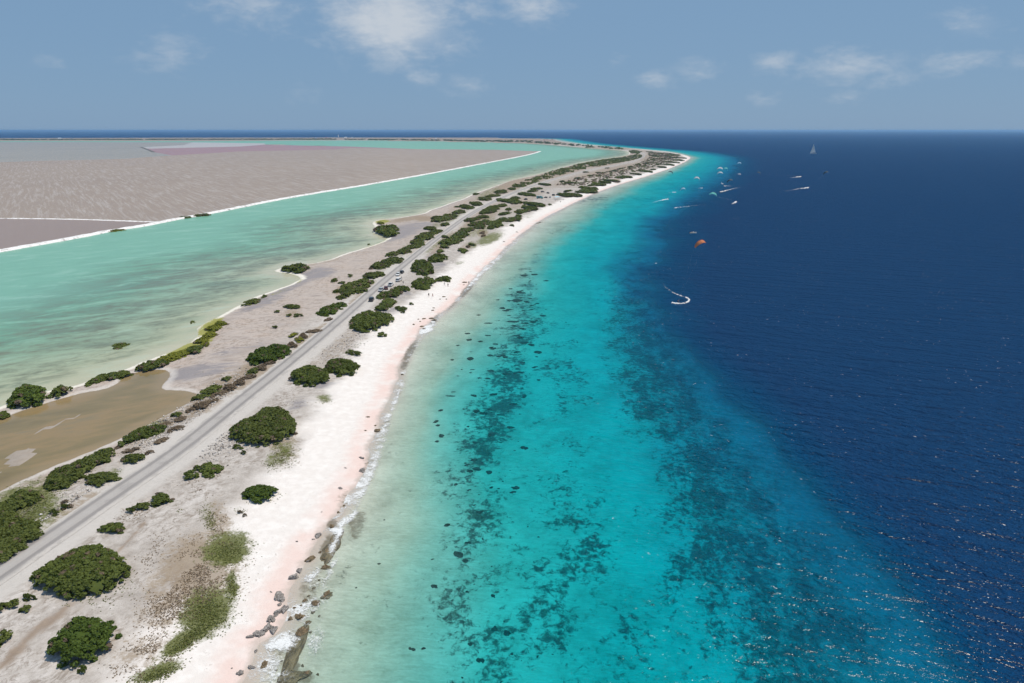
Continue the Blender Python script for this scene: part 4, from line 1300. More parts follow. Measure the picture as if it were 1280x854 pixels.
tufts('creeping_grass', [b for b in GRASS if b[1] > 420], leaf_material('grass_blades', (.11, .13, .035), (.22, .235, .08)), 9000, .08, 'short green grass and creepers on the near sand', .8, .0)
tufts('dry_groundcover', [b for b in SCRUB if b[1] > 400], leaf_material('dry_groundcover_stems', (.19, .135, .09), (.38, .30, .21)), 9000, .07, 'brown dry ground cover on the near sand and verges')


# ------------------------------------------------------------------ rubble, boulders, coral
def rock_mesh(seed, sub=3, rough=.32, mat=None, flat=1.0, cut=.25):
    r = np.random.default_rng(seed)
    bm = bmesh.new()
    bmesh.ops.create_icosphere(bm, subdivisions=sub, radius=1.0)
    V = np.array([v.co[:] for v in bm.verts])
    ph = r.random((7, 3)) * 6
    dr = r.normal(size=(7, 3))
    k = np.ones(len(V))
    for i in range(7):
        f = 1.2 + i * .9
        k += rough / (1 + i * .55) * np.sin((V @ dr[i]) * f + ph[i, 0]) * np.cos((V @ np.roll(dr[i], 1)) * f * .8 + ph[i, 1])
    for i in range(4):                                  # a few broken facets
        nrm = dr[i] / np.linalg.norm(dr[i])
        h = (V * k[:, None]) @ nrm
        k *= np.where(h > .78, 1 - (h - .78) * .7, 1)
    V = V * k[:, None] * np.array([1, 1, flat])
    for v, c in zip(bm.verts, V):
        v.co = (c[0], c[1], max(c[2], -cut))
    me = bpy.data.meshes.new('boulder')
    bm.to_mesh(me); bm.free()
    me.materials.append(mat)
    return me


def rock_material(name, lo, hi, dark):
    m, t = material(name)
    g = t.new('ShaderNodeTexCoord').outputs['Object']
    n = t.noise(g, 2.2, 6, .7)
    n2 = t.noise(g, 6.0, 4, .7)
    c = t.mix(t.smooth(n, .35, .65), lo, hi)
    c = t.mix(t.mul(t.smooth(n2, .55, .68), .8), c, dark)
    t.out(t.principled(c, .9, .25, t.bump(t.add(n, t.mul(n2, .6)), .8, .25)))
    return m


ROCK_GREY = rock_material('pitted_grey_limestone', (.16, .14, .125), (.42, .385, .36), (.035, .03, .028))
ROCK_BROWN = rock_material('wet_brown_limestone', (.085, .065, .04), (.27, .20, .12), (.03, .025, .02))
RM = {'g': [rock_mesh(s, 3, .42, ROCK_GREY, .66) for s in range(5)], 'b': [rock_mesh(s + 20, 3, .46, ROCK_BROWN, .5) for s in range(5)]}


def boulder(cx, cy, hw, hh, kind, label, group):
    s, sn = ppm(cy)
    p = on_ground(cx, cy + hh * .3)
    r = max(hw, hh) / s
    o = obj('boulder', random.choice(RM[kind]), None, (p[0], p[1], p[2] + .08 * r), label=label, category='rock')
    if group:
        o['group'] = group
    wx = hw / s * (.78 if kind == 'b' else .85)
    wy = max(hh / s * 1.15, .5 * wx)
    o.scale = (wx, wy, min(wx, wy) * .95)
    o.rotation_euler = (0, 0, random.uniform(-.5, .5) + random.choice([0, math.pi]))


UNIQ = [(350, 746, 7, 7, 'g', 'largest tilted grey boulder at the head of the rock pile on pink sand'), (356, 759, 6, 6, 'g', 'pale topped round boulder in the rock pile on pink sand'), (322, 792, 8, 4.5, 'g', 'flat topped pale boulder alone at the end of the rock pile'), (330, 830, 4.5, 6, 'b', 'single dark boulder with foam all round it'),
        (375, 770, 8, 5, 'b', 'long brown wet boulder in the foam beside the rock pile'), (408, 743, 7, 7, 'b', 'tan boulder standing farthest out in the breaking water'), (377, 790, 6, 6, 'b', 'tall brown boulder at the top of the brown reef ledge'), (398, 668, 6, 5, 'g', 'jagged dark boulder at the head of the smooth brown ledge'), (387, 698, 5, 5.5, 'b', 'round brown boulder on wet sand below the smooth ledge')]
for u in UNIQ:
    boulder(*u, None)
RL = lambda lst, lm: [(q, ORD[k]) for k, q in enumerate(sorted(lst, key=lambda q: np.hypot(*(G(q[0], q[1])[:2] - G(*lm)[:2]))))]
for q, w_ in RL([(348, 764, 4, 4), (339, 774, 6, 5), (334, 784, 5, 5), (342, 785, 6, 6), (345, 768, 3, 4), (350, 755, 3, 3), (330, 788, 4, 3), (312, 796, 5, 1.6)], (356, 759)):
    boulder(*q, 'g', 'grey boulder packed in the pile, %s to the pale topped boulder' % w_, 'rocks of the pile')
for q, w_ in RL([(363, 773, 4, 3), (384, 778, 4, 4), (383, 842, 6, 4), (372, 800, 2.5, 2), (362, 792, 2, 2), (356, 806, 2.2, 1.8), (388, 790, 2.4, 2), (399, 770, 2, 1.6), (392, 735, 2.4, 2), (386, 745, 1.8, 1.5), (399, 725, 2, 1.6), (376, 757, 2, 1.6), (368, 760, 1.8, 1.4), (345, 838, 2, 1.6), (352, 826, 1.6, 1.4), (378, 832, 2.4, 2), (423, 640, 2.4, 2), (430, 632, 2, 1.6), (405, 698, 2.4, 2), (400, 690, 1.8, 1.5), (391, 765, 3, 3), (395, 754, 5, 4), (381, 751, 4, 4), (407, 709, 7, 3.5), (397, 843, 2.4, 1.6), (415, 657, 4, 4)], (375, 770)):
    boulder(*q, 'b', 'brown wave washed rock in foam, %s to the long wet boulder' % w_, 'wet ledge rocks')
for q, w_ in RL([(374, 712, 4.5, 4), (367, 721, 5, 4), (320, 813, 3, 3), (301, 840, 5, 4), (315, 834, 4, 3), (290, 835, 1.4, 1), (386, 701, 3, 2), (453, 588, 4.5, 4), (452, 572, 4, 1.8), (425, 610, 3.4, 1.8), (402, 640, 1.2, 1), (371, 677, 2, 1), (392, 674, 2, 1), (339, 740, 1.5, 1), (432, 585, 1.5, 1)], (387, 698)):
    boulder(*q, 'g', 'loose dark rock on pink sand, %s to the round brown boulder' % w_, 'loose rocks on the near beach')
for q, w_ in RL([(460, 521, 3, 1.3), (472, 538, 3.4, 3), (469, 532, 2, 1.2), (503, 468, 3, 1.5), (457, 538, 2, 1.2), (527, 408, 3.4, 1.5), (539, 398, 4.2, 1.7), (543, 400, 4, 2), (530, 411, 2.4, 1.3), (517, 405.5, 2, 1.3), (530, 398.5, 3, 1), (523, 399, 1.3, 1), (555, 371, 2, 1), (581, 353, 3.4, 1.2), (541, 388, 2, 1), (542, 385, 1.6, .8), (550, 374, 1.5, .8), (558, 374, 1.5, .8), (580, 356, 1.5, .9), (525, 402, 1.3, .8), (672, 279, 2.4, .9), (675, 278, 2.4, 1), (646, 290, 1.8, 1), (630, 302, 2, 1)], (539, 371)):
    boulder(*q, 'b', 'dark rock at the water line, %s to the two beach walkers' % w_, 'dark rocks along the middle beach')


LEDGE = [rock_mesh(s + 80, 4, .5, ROCK_BROWN, .16, .3) for s in range(3)]
for k, (cx, cy, hw, hh, lab) in enumerate([(411, 684, 11, 20, 'smooth brown rock ledge washed by a breaking wave'), (366, 818, 9, 26, 'long brown rock ledge streaked with foam below the rock pile'), (362, 850, 18, 9, 'wide brown rock ledge in the foam at the end of the long ledge')]):
    s, sn = ppm(cy)
    p = on_ground(cx, cy)
    o = obj('rock_ledge', LEDGE[k], None, (p[0], p[1], -.16), label=lab, category='rock')
    o.scale = (hw / s, hh / s / sn, .85)


def rubble(name, lst, n, label, mat, smin, smax):
    P = []
    tot = sum(b[2] * b[3] * b[5] for b in lst)
    for cx, cy, rx, ry, an, s in lst:
        k = int(n * rx * ry * s / tot)
        a = R(an)
        for q, w in zip(rng.normal(0, .5, k) * rx, rng.normal(0, .5, k) * ry):
            P.append(on_ground(cx + q * math.cos(a) + w * math.sin(a), cy - q * math.sin(a) + w * math.cos(a)))
    P = np.array(P)
    P = P[seg_dist(P[:, :2], road_w, False) > 5.6]
    oc = np.array([[1, 0, 0], [0, 1, 0], [-1, 0, 0], [0, -1, 0], [.1, .1, .8], [0, 0, -.4]])
    of = np.array([[0, 1, 4], [1, 2, 4], [2, 3, 4], [3, 0, 4], [1, 0, 5], [2, 1, 5], [3, 2, 5], [0, 3, 5]])
    m = len(P)
    s = smin + (smax - smin) * rng.random((m, 1, 1)) ** 2.5
    V = P[:, None, :] + (oc[None] + rng.normal(0, .22, (m, 6, 3))) * s * (np.array([1, 1, .75]) + rng.normal(0, .2, (m, 1, 3)))
    Fq = (of[None] + (np.arange(m) * 6)[:, None, None]).reshape(-1, 3)
    o = obj(name, mesh_np(name, V.reshape(-1, 3), Fq, [mat], False, dict(tone=np.repeat(rng.random(m), 6))), kind='stuff')
    o['label'] = label


mr, tr_ = material('coral_rubble_stone')
tr_.out(tr_.principled(tr_.ramp(tr_.attr('tone'), [(0, (.10, .085, .075)), (.35, (.3, .27, .25)), (.7, (.62, .58, .55))]), .9, .2))
rubble('coral_rubble', RUBBLE, 7000, 'white and dark coral rubble strewn along the verges', mr, .07, .36)

CORAL = [rock_mesh(s + 50, 2, .45, rock_material('coral_rock', (.018, .02, .018), (.06, .052, .036), (.008, .008, .008)), .35, .2) for s in range(4)]
cnt = 0
while cnt < 240:
    k = random.randrange(len(REEF_IN) - 1)
    a, b = REEF_IN[k], REEF_IN[k + 1]
    u = random.random()
    w = a[2] + (b[2] - a[2]) * u
    x = a[0] + (b[0] - a[0]) * u + random.gauss(0, .75) * w
    y = a[1] + (b[1] - a[1]) * u
    if y > 900:
        continue
    p = on_ground(x, y)
    if p[2] > -.7:
        continue
    s, sn = ppm(y)
    r = (1.2 + 4.2 * random.random() ** 2.4) / s
    o = obj('coral_head', random.choice(CORAL), None, (p[0], p[1], p[2] - .02), label='dark coral head under the clear water on the inner reef line', category='coral', group='coral heads on the inner reef')
    o.scale = (r * 1.1, r * random.uniform(.8, 1.5), min(.42, r * .5))
    o.rotation_euler = (0, 0, random.uniform(0, 6.3))
    cnt += 1
sh = [(474, 705, 2.4, 1.5), (445, 735, 1.5, 1), (480, 650, 1.5, 1), (600, 427, 3.5, 1.5), (586, 425, 4, 2), (572, 432, 2.5, 1.2), (565, 450, 2.5, 1.5), (590, 462, 3, 1), (588, 466, 2, 1), (577, 462, 1.5, 1), (572, 470, 1.8, 1), (562, 495, 6, 1.6), (566, 490, 3, 1.2), (551, 513, 3, 3), (545, 527, 3, 4), (547, 532, 3, 2), (552, 545, 4, 4), (546, 552, 3, 2), (584, 417, 4, 1.5), (610, 404, 6, 1.5), (640, 402, 10, 2.5), (598, 394, 3, 1), (636, 387, 4, 2), (645, 376, 8, 3), (650, 366, 6, 2), (622, 375, 2.4, 1)]
for cx, cy, hw, hh in sh:
    p = on_ground(cx, cy); s, sn = ppm(cy)
    o = obj('coral_head', random.choice(CORAL), None, (p[0], p[1], min(p[2], -.5)), label='lone dark coral head in the pale shallows between beach and reef', category='coral', group='lone coral heads in the shallows')
    o.scale = (hw / s, max(hh / s / sn * .6, .4 * hw / s), .3)
    o.rotation_euler = (0, 0, random.uniform(-.4, .4))


# ------------------------------------------------------------------ cars
GLASS = plain('car_glass', (.02, .025, .03), .08, .6)
TYRE = plain('tyre_rubber', (.02, .02, .02), .8, .3)
RIM = plain('wheel_rim', (.45, .45, .46), .35, .6)
LAMP = plain('headlight_glass', (.75, .77, .78), .15, .6)
TAIL = plain('tail_light_glass', (.35, .02, .02), .2, .6)
PLASTIC = plain('black_plastic', (.03, .03, .032), .6, .3)


def paint(name, col):
    m, t = material(name)
    nd = t.new('ShaderNodeBsdfPrincipled')
    n = t.noise(t.new('ShaderNodeTexCoord').outputs['Object'], 1.2, 4, .6)
    t.put(nd.inputs['Base Color'], t.mix(t.mul(n, .35), col, tuple(x * .75 + .06 for x in col)))
    nd.inputs['Roughness'].default_value = .32
    nd.inputs['Coat Weight'].default_value = .4
    t.out(nd.outputs[0])
    return m


def ring(x, w, z0, z1, r=.12):
    return [(x, -w + r, z0), (x, w - r, z0), (x, w, z0 + r), (x, w, z1 - r), (x, w - r * 1.3, z1), (x, -w + r * 1.3, z1), (x, -w, z1 - r), (x, -w, z0 + r)]


def car(name, loc, heading, pm, style, label, group):
    o = bpy.data.objects.new(name, None)
    o.location = loc; o.rotation_euler = (0, 0, heading)
    o['label'] = label; o['category'] = 'pickup' if style == 'pickup' else 'car'; o['group'] = group
    link(o)
    L, Wd = {'suv': (2.25, .92), 'hatch': (1.95, .84), 'pickup': (2.6, .92)}[style]
    belt = {'suv': 1.02, 'hatch': .88, 'pickup': 1.0}[style]
    top = {'suv': 1.72, 'hatch': 1.48, 'pickup': 1.75}[style]
    b = MB()
    b.loft([ring(-L, Wd - .1, .42, belt - .1), ring(-L + .12, Wd - .02, .3, belt), ring(-L * .4, Wd, .26, belt), ring(L * .42, Wd, .26, belt), ring(L * .55, Wd, .28, belt - .02), ring(L - .18, Wd - .05, .3, belt - .16), ring(L, Wd - .14, .4, belt - .28)])
    if style == 'pickup':
        b.box((-1.75, 0, belt - .01), (1.5, 1.45, .02), 1)
        for s in (-1, 1):
            b.box((-1.72, s * .84, belt + .1), (1.62, .1, .2))
        b.box((-L + .1, 0, belt + .1), (.1, 1.58, .2))
    obj('body', b.mesh('body', pm, PLASTIC, smooth=False, bevel=.015), o)
    x0, x1 = {'suv': (-L + .15, .95), 'hatch': (-L + .2, .85), 'pickup': (-.95, .95)}[style]
    rk = .12 if style != 'hatch' else .4
    g = MB()
    g.loft([[(x0, -Wd + .08, belt - .02), (x0, Wd - .08, belt - .02), (x0 + rk, Wd - .2, top - .06), (x0 + rk, -Wd + .2, top - .06)], [(x1, -Wd + .08, belt - .02), (x1, Wd - .08, belt - .02), (x1 - .62, Wd - .2, top - .06), (x1 - .62, -Wd + .2, top - .06)]])
    obj('window', g.mesh('window', GLASS), o)
    r_ = MB()
    r_.loft([[(x0 + rk - .05, -Wd + .17, top - .07), (x0 + rk - .05, Wd - .17, top - .07), (x0 + rk + .08, Wd - .26, top), (x0 + rk + .08, -Wd + .26, top)], [(x1 - .58, -Wd + .17, top - .07), (x1 - .58, Wd - .17, top - .07), (x1 - .7, Wd - .26, top), (x1 - .7, -Wd + .26, top)]])
    for s in (-1, 1):
        for xa, xb in ((x0, x0 + rk), (x1, x1 - .62), ((x0 + x1) / 2 - .1, (x0 + x1) / 2 - .1)):
            r_.tube([(xa, s * (Wd - .07), belt - .03), (xb, s * (Wd - .19), top - .05)], .045, 5)
    obj('roof', r_.mesh('roof', pm), o)
    for sx in (-.62, .62):
        for sy in (-1, 1):
            w = MB(); c = (sx * L, sy * (Wd - .09), .33)
            w.tube([(c[0], c[1] - .11, .33), (c[0], c[1] + .11, .33)], .33, 14)
            wh = obj('wheel', w.mesh('wheel', TYRE), o)
            w = MB(); w.tube([(c[0], c[1] + sy * .09, .33), (c[0], c[1] + sy * .118, .33)], .2, 10)
            obj('rim', w.mesh('rim', RIM), wh)
    for sy in (-1, 1):
        w = MB(); w.box((L - .1, sy * (Wd - .3), belt - .3), (.16, .3, .14)); obj('headlight', w.mesh('headlight', LAMP), o)
        w = MB(); w.box((-L + .06, sy * (Wd - .24), belt - .22), (.12, .18, .26)); obj('tail_light', w.mesh('tail_light', TAIL), o)
    return o


P_WHITE, P_DARK, P_SILVER, P_RED, P_BLUE = paint('paint_white', (.78, .78, .77)), paint('paint_charcoal', (.028, .03, .034)), paint('paint_silver', (.42, .43, .45)), paint('paint_dark_red', (.16, .03, .03)), paint('paint_light_blue', (.35, .55, .65))


def heading_at(p):
    i = int(np.argmin(((road_w - p[:2]) ** 2).sum(1)))
    t = road_w[min(i + 1, len(road_w) - 1)] - road_w[i - 1]
    return math.atan2(t[1], t[0])


def place_car(px, py, pm, style, label, group, dh=0.0):
    p = on_ground(px, py)
    return car('pickup' if style == 'pickup' else 'car', (p[0], p[1], p[2] + .01), heading_at(p) + dh, pm, style, label, group)


CG = 'cars parked along the roadside'
place_car(464.5, 376, P_DARK, 'suv', 'dark charcoal car parked first in the row, beside the low shrubs', CG, .1)
place_car(476, 364, P_SILVER, 'hatch', 'silver car parked second in the row beside the road', CG, math.pi)
place_car(482.5, 361.5, P_RED, 'hatch', 'small dark red car tucked between the silver car and the white pickup', CG, .3)
place_car(488.5, 357.5, P_WHITE, 'pickup', 'white pickup parked in the middle of the roadside row', CG)
place_car(498.5, 351.5, P_WHITE, 'suv', 'white car parked on the sand side, next to the round beach shrub', CG, -.1)
place_car(497.5, 344.5, P_WHITE, 'hatch', 'white car parked at the asphalt edge beside the dark car', CG, math.pi)
place_car(502.5, 341.5, P_DARK, 'hatch', 'dark car parked last in the row, nearest the road bend', CG)
FG = 'cars at the kite camp'
place_car(657, 250, P_DARK, 'suv', 'dark car on the sand in front of the camp shrubs', FG, .8)
place_car(659, 254.5, P_BLUE, 'suv', 'light blue car beside the dark car at the camp shrubs', FG, .5)
place_car(678.5, 240.5, P_DARK, 'suv', 'dark car parked behind the teal truck', FG, -.9)
place_car(684.8, 242, P_DARK, 'pickup', 'dark pickup on the sand behind the camp canopy', FG, .6)
place_car(682, 247.6, P_DARK, 'hatch', 'small dark car parked right against the teal truck', FG, 1.2)
place_car(687.5, 247.4, P_SILVER, 'hatch', 'grey car between the teal truck and the blue canopy', FG, .2)
place_car(692, 244.6, P_DARK, 'suv', 'dark car standing behind the blue camp canopy', FG, -.4)
place_car(698, 244, P_SILVER, 'suv', 'silver car at the end of the camp beside the dark beach shrubs', FG, -.6)


# ------------------------------------------------------------------ kite camp
def build_truck(px, py):
    p = on_ground(px, py)
    o = bpy.data.objects.new('box_truck', None)
    o.location = p; o.rotation_euler = (0, 0, -.25)
    o['label'] = 'teal box truck with a white roof at the kite camp on the beach'; o['category'] = 'truck'
    link(o)
    teal = paint('paint_teal', (.10, .36, .36))
    b = MB(); b.box((-.6, 0, 1.75), (5.2, 2.3, 2.3)); obj('cargo_box', b.mesh('cargo_box', teal, bevel=.04), o)
    b = MB(); b.box((-.6, 0, 2.96), (5.4, 2.5, .12)); obj('roof', b.mesh('roof', P_WHITE, bevel=.02), o)
    b = MB(); b.loft([[(2.05, -1, .55), (2.05, 1, .55), (2.05, 1, 2.3), (2.05, -1, 2.3)], [(3.2, -1, .55), (3.2, 1, .55), (3.2, 1, 1.5), (3.2, -1, 1.5)], [(3.7, -.95, .6), (3.7, .95, .6), (3.7, .95, 1.3), (3.7, -.95, 1.3)]]); obj('cab', b.mesh('cab', teal, bevel=.05), o)
    b = MB(); b.box((2.72, 0, 1.95), (.5, 1.7, .45), 0, .8); obj('windshield', b.mesh('windshield', GLASS), o)
    b = MB(); b.box((-.6, -1.18, 1.8), (2.4, .06, 1.1)); h = obj('serving_hatch', b.mesh('serving_hatch', PLASTIC), o)
    b = MB(); b.box((-.6, -1.7, 2.45), (2.5, 1.1, .05)); obj('awning', b.mesh('awning', P_WHITE), h)
    for x in (-2.2, 2.7):
        for s in (-1, 1):
            w = MB(); w.tube([(x, s * 1.0 - .13, .45), (x, s * 1.0 + .13, .45)], .45, 14); obj('wheel', w.mesh('wheel', TYRE), o)


build_truck(674.6, 248.4)


def build_canopy(px, py):
    p = on_ground(px, py)
    o = bpy.data.objects.new('canopy', None)
    o.location = p; o.rotation_euler = (0, 0, .2)
    o['label'] = 'pale blue shade canopy on poles at the kite camp'; o['category'] = 'canopy'
    link(o)
    b = MB(); b.loft([[(-3, -2, 2.2), (3, -2, 2.2), (3, 2, 2.2), (-3, 2, 2.2)], [(-.4, -.2, 3.0), (.4, -.2, 3.0), (.4, .2, 3.0), (-.4, .2, 3.0)]]); obj('roof', b.mesh('roof', plain('canopy_cloth', (.42, .62, .72), .8, .2, .15, 2)), o)
    for x in (-2.9, 2.9):
        for y in (-1.9, 1.9):
            b = MB(); b.tube([(x, y, -.1), (x, y, 2.22)], .05, 6); obj('pole', b.mesh('pole', RIM), o)


build_canopy(696.5, 249)


# ------------------------------------------------------------------ people
def person_mesh(pose):
    """one skinned body, root at the pelvis"""
    if pose == 'stand':
        J = {'pelvis': (0, 0, .95), 'chest': (0, .01, 1.28), 'neck': (0, .01, 1.47), 'head': (0, -.02, 1.58), 'crown': (0, -.01, 1.72), 'shL': (.18, .01, 1.42), 'elL': (.25, .03, 1.14), 'haL': (.26, -.03, .88), 'shR': (-.18, .01, 1.42), 'elR': (-.26, .03, 1.15), 'haR': (-.24, -.1, .92),
             'hiL': (.1, 0, .9), 'knL': (.11, -.02, .5), 'anL': (.11, .03, .08), 'toL': (.12, -.15, .03), 'hiR': (-.1, 0, .9), 'knR': (-.12, -.04, .5), 'anR': (-.13, .02, .08), 'toR': (-.15, -.15, .03)}
    elif pose == 'walk':
        J = {'pelvis': (0, 0, .93), 'chest': (0, -.03, 1.26), 'neck': (0, -.04, 1.45), 'head': (0, -.08, 1.56), 'crown': (0, -.08, 1.7), 'shL': (.18, -.03, 1.4), 'elL': (.23, -.12, 1.15), 'haL': (.2, -.3, .98), 'shR': (-.18, -.03, 1.4), 'elR': (-.24, .14, 1.15), 'haR': (-.24, .2, .88),
             'hiL': (.09, 0, .88), 'knL': (.1, .1, .5), 'anL': (.1, .35, .14), 'toL': (.1, .24, .04), 'hiR': (-.09, 0, .88), 'knR': (-.1, -.2, .5), 'anR': (-.1, -.26, .08), 'toR': (-.1, -.44, .04)}
    else:  # rider leaning back against the kite
        J = {'pelvis': (0, .35, .55), 'chest': (0, .6, .8), 'neck': (0, .7, .97), 'head': (0, .7, 1.08), 'crown': (0, .74, 1.21), 'shL': (.18, .66, .92), 'elL': (.2, .42, .95), 'haL': (.18, .2, 1.05), 'shR': (-.18, .66, .92), 'elR': (-.2, .42, .95), 'haR': (-.18, .2, 1.05),
             'hiL': (.13, .32, .52), 'knL': (.3, .02, .5), 'anL': (.36, .05, .12), 'toL': (.42, -.14, .06), 'hiR': (-.13, .32, .52), 'knR': (-.3, .02, .5), 'anR': (-.36, .05, .12), 'toR': (-.42, -.14, .06)}
    rad = {'pelvis': .15, 'chest': .15, 'neck': .06, 'head': .1, 'crown': .07, 'sh': .065, 'el': .045, 'ha': .04, 'hi': .095, 'kn': .06, 'an': .042, 'to': .035}
    names = list(J)
    ed = [('pelvis', 'chest'), ('chest', 'neck'), ('neck', 'head'), ('head', 'crown')]
    for s in 'LR':
        ed += [('chest', 'sh' + s), ('sh' + s, 'el' + s), ('el' + s, 'ha' + s), ('pelvis', 'hi' + s), ('hi' + s, 'kn' + s), ('kn' + s, 'an' + s), ('an' + s, 'to' + s)]
    V = [Vector(J[n]) for n in names]
    E = [(names.index(a), names.index(b)) for a, b in ed]
    Rr = [rad.get(n, rad.get(n[:2], .05)) for n in names]
    for s in 'LR':                                     # five short fingers rooted in each palm
        h = V[names.index('ha' + s)]; el = V[names.index('el' + s)]
        d = (h - el).normalized()
        side = d.orthogonal().normalized()
        for k in range(5):
            off = side * (.03 * (k - 2)) + (side * .03 if k == 4 else Vector())
            ln = (.075, .09, .095, .085, .055)[k]
            V.append(h + d * .05 + off); V.append(h + d * (.05 + ln) + off * 1.15 + Vector((0, -.015, 0)))
            n = len(V)
            E += [(names.index('ha' + s), n - 2), (n - 2, n - 1)]
            Rr += [.012, .009]
    me = bpy.data.meshes.new('person_skeleton')
    me.from_pydata([v[:] for v in V], E, [])
    tmp = bpy.data.objects.new('person_tmp', me)
    COL.objects.link(tmp)
    tmp.modifiers.new('skin', 'SKIN')
    if not me.skin_vertices:
        bpy.context.view_layer.objects.active = tmp
    sv = me.skin_vertices[0].data
    for i, r in enumerate(Rr):
        sv[i].radius = (r, r * (.8 if names and i < len(names) and names[i] in ('chest', 'pelvis') else 1))
        sv[i].use_root = i == 0
    ss = tmp.modifiers.new('sub', 'SUBSURF'); ss.levels = 1; ss.render_levels = 1
    dg = bpy.context.evaluated_depsgraph_get()
    out = bpy.data.meshes.new_from_object(tmp.evaluated_get(dg))
    bpy.data.objects.remove(tmp)
    for p in out.polygons:
        p.use_smooth = True
    return out, J


def shell(me, test, off, mat, name):
    """clothing: the body faces that pass the test, pushed outwards"""
    bm = bmesh.new(); bm.from_mesh(me)
    bm.normal_update()
    dele = [f for f in bm.faces if not test(f.calc_center_median())]
    bmesh.ops.delete(bm, geom=dele, context='FACES')
    for v in bm.verts:
        v.co += v.normal * off
    o = bpy.data.meshes.new(name); bm.to_mesh(o); bm.free()
    o.materials.clear(); o.materials.append(mat)
    return o


SKIN = plain('skin', (.36, .20, .13), .6, .3)
HAIR = plain('hair_dark', (.03, .02, .015), .7, .3)
CLOTH = {'navy': plain('cloth_navy', (.03, .05, .12), .8, .2), 'red': plain('cloth_red', (.4, .05, .05), .8, .2), 'white': plain('cloth_white', (.7, .7, .68), .8, .2), 'black': plain('cloth_black', (.02, .02, .022), .8, .2), 'teal': plain('cloth_teal', (.05, .3, .32), .8, .2)}
BODY = {}
for pose in ('stand', 'walk', 'ride'):
    me, J = person_mesh(pose)
    me.materials.clear(); me.materials.append(SKIN)
    pel, hd = Vector(J['pelvis']), Vector(J['head'])
    shorts = lambda c, J=J: (abs(c.z - (J['pelvis'][2] - .1)) < .24 and (c - Vector(J['pelvis'])).length < .42 and abs(c.x) < .21)
    shirt = lambda c, J=J: (c - Vector(J['chest'])).length < .3 and c.z > J['pelvis'][2] - .05
    hair = lambda c, J=J: (c - Vector(J['head'])).length < .2 and (c.z > J['head'][2] + .06 or c.y > J['head'][1] + .05)
    BODY[pose] = (me, {n: shell(me, shorts, .012, CLOTH[n], 'shorts') for n in ('navy', 'red', 'black')}, {n: shell(me, shirt, .012, CLOTH[n], 'shirt') for n in ('white', 'black', 'teal')}, shell(me, hair, .014, HAIR, 'hair'))


def person(loc, rz, pose, sh, st, label, group=None):
    me, S, T, Hh = BODY[pose]
    o = obj('person', me, None, loc, label=label, category='person')
    o.rotation_euler = (0, 0, rz)
    if group:
        o['group'] = group
    obj('shorts', S[sh], o)
    if st:
        obj('shirt', T[st], o)
    obj('hair', Hh, o)
    return o


for px_, py_, rz, pose, sh_, st_, lab in [
    (536, 371, .3, 'stand', 'black', 'black', 'person in dark clothes standing on the beach below the round shrub'), (541, 371.5, -.6, 'walk', 'red', None, 'bare chested person in red shorts walking beside the one in dark clothes'),
    (555.5, 357, 1.2, 'walk', 'navy', 'white', 'person in a white shirt walking below the low beach shrub'), (560, 358.5, .2, 'stand', 'navy', None, 'bare chested person in navy shorts by the low beach shrub'), (586, 356, 2.0, 'stand', 'black', 'teal', 'person in a teal shirt standing at the water line'),
    (504, 355.5, 1.0, 'stand', 'navy', 'black', 'person standing on the sand beside the white parked car'), (502, 349.5, -1, 'walk', 'black', 'white', 'person in a white shirt walking behind the parked cars'),
    (700.6, 253.5, 0, 'stand', 'navy', 'black', 'person standing on the sand in front of the camp canopy'), (694, 252, 1, 'walk', 'red', 'white', 'person in a white shirt walking past the camp canopy'), (704, 250.5, 2, 'stand', 'black', 'teal', 'person in teal standing beside the dark shrubs at the camp')]:
    p = on_ground(px_, py_)
    person((p[0], p[1], p[2]), rz, pose, sh_, st_, lab)


# ------------------------------------------------------------------ kites, riders, wakes, boats
def foam_material():
    m, t = material('wake_foam')
    n = t.noise(t.pos(), .55, 5, .75)
    a = t.mul(t.smooth(t.add(n, t.mul(t.sub(t.attr('tone'), 1.0), .5)), .30, .62), .9)
    t.out(t.mixs(a, t.shader('ShaderNodeBsdfTransparent', Color=(1, 1, 1)), t.shader('ShaderNodeBsdfDiffuse', Color=(.8, .81, .82))))
    return m


FOAM_M = foam_material()


def wake(pts, w0, w1, h0, label, strength=1.0):
    """churned trail, head first: a low ragged ridge of foam lying on the water"""
    path = chaikin(GP(pts), 2)
    w0, w1, h0 = w0 * .65, w1 * .6, h0 * .55
    L = np.concatenate([[0], np.cumsum(np.hypot(*np.diff(path, axis=0).T))])
    n = max(12, int(L[-1] / .8))
    n = min(n, 160)
    q = np.linspace(0, L[-1], n)
    path = np.c_[np.interp(q, L, path[:, 0]), np.interp(q, L, path[:, 1])]
    tan = np.gradient(path, axis=0); tan /= np.linalg.norm(tan, axis=1)[:, None]
    nor = np.c_[tan[:, 1], -tan[:, 0]]
    u = np.linspace(0, 1, n)
    V, T = [], []
    for o, z in ((-1, 0), (-.6, .35), (-.2, .8), (.2, 1), (.6, .4), (1, 0)):
        w = (w0 + (w1 - w0) * u) * (.8 + .4 * rng.random(n))
        p = path + nor * (o * w)[:, None]
        V.append(np.c_[p, .03 + z * h0 * (1 - u) ** .8 * (.4 + .9 * rng.random(n))])
        T.append((1 - abs(o) * .6) * (1.1 - u * .8) * strength)
    V = np.stack(V, 1).reshape(-1, 3); T = np.stack(T, 1).ravel()
    i = np.arange(n * 6).reshape(n, 6)
    Fq = np.stack([i[:-1, :-1], i[1:, :-1], i[1:, 1:], i[:-1, 1:]], -1).reshape(-1, 4)
    o = obj('wake_foam', mesh_np('wake_foam', V, Fq, [FOAM_M], True, dict(tone=T)), kind='stuff')
    o['label'] = label


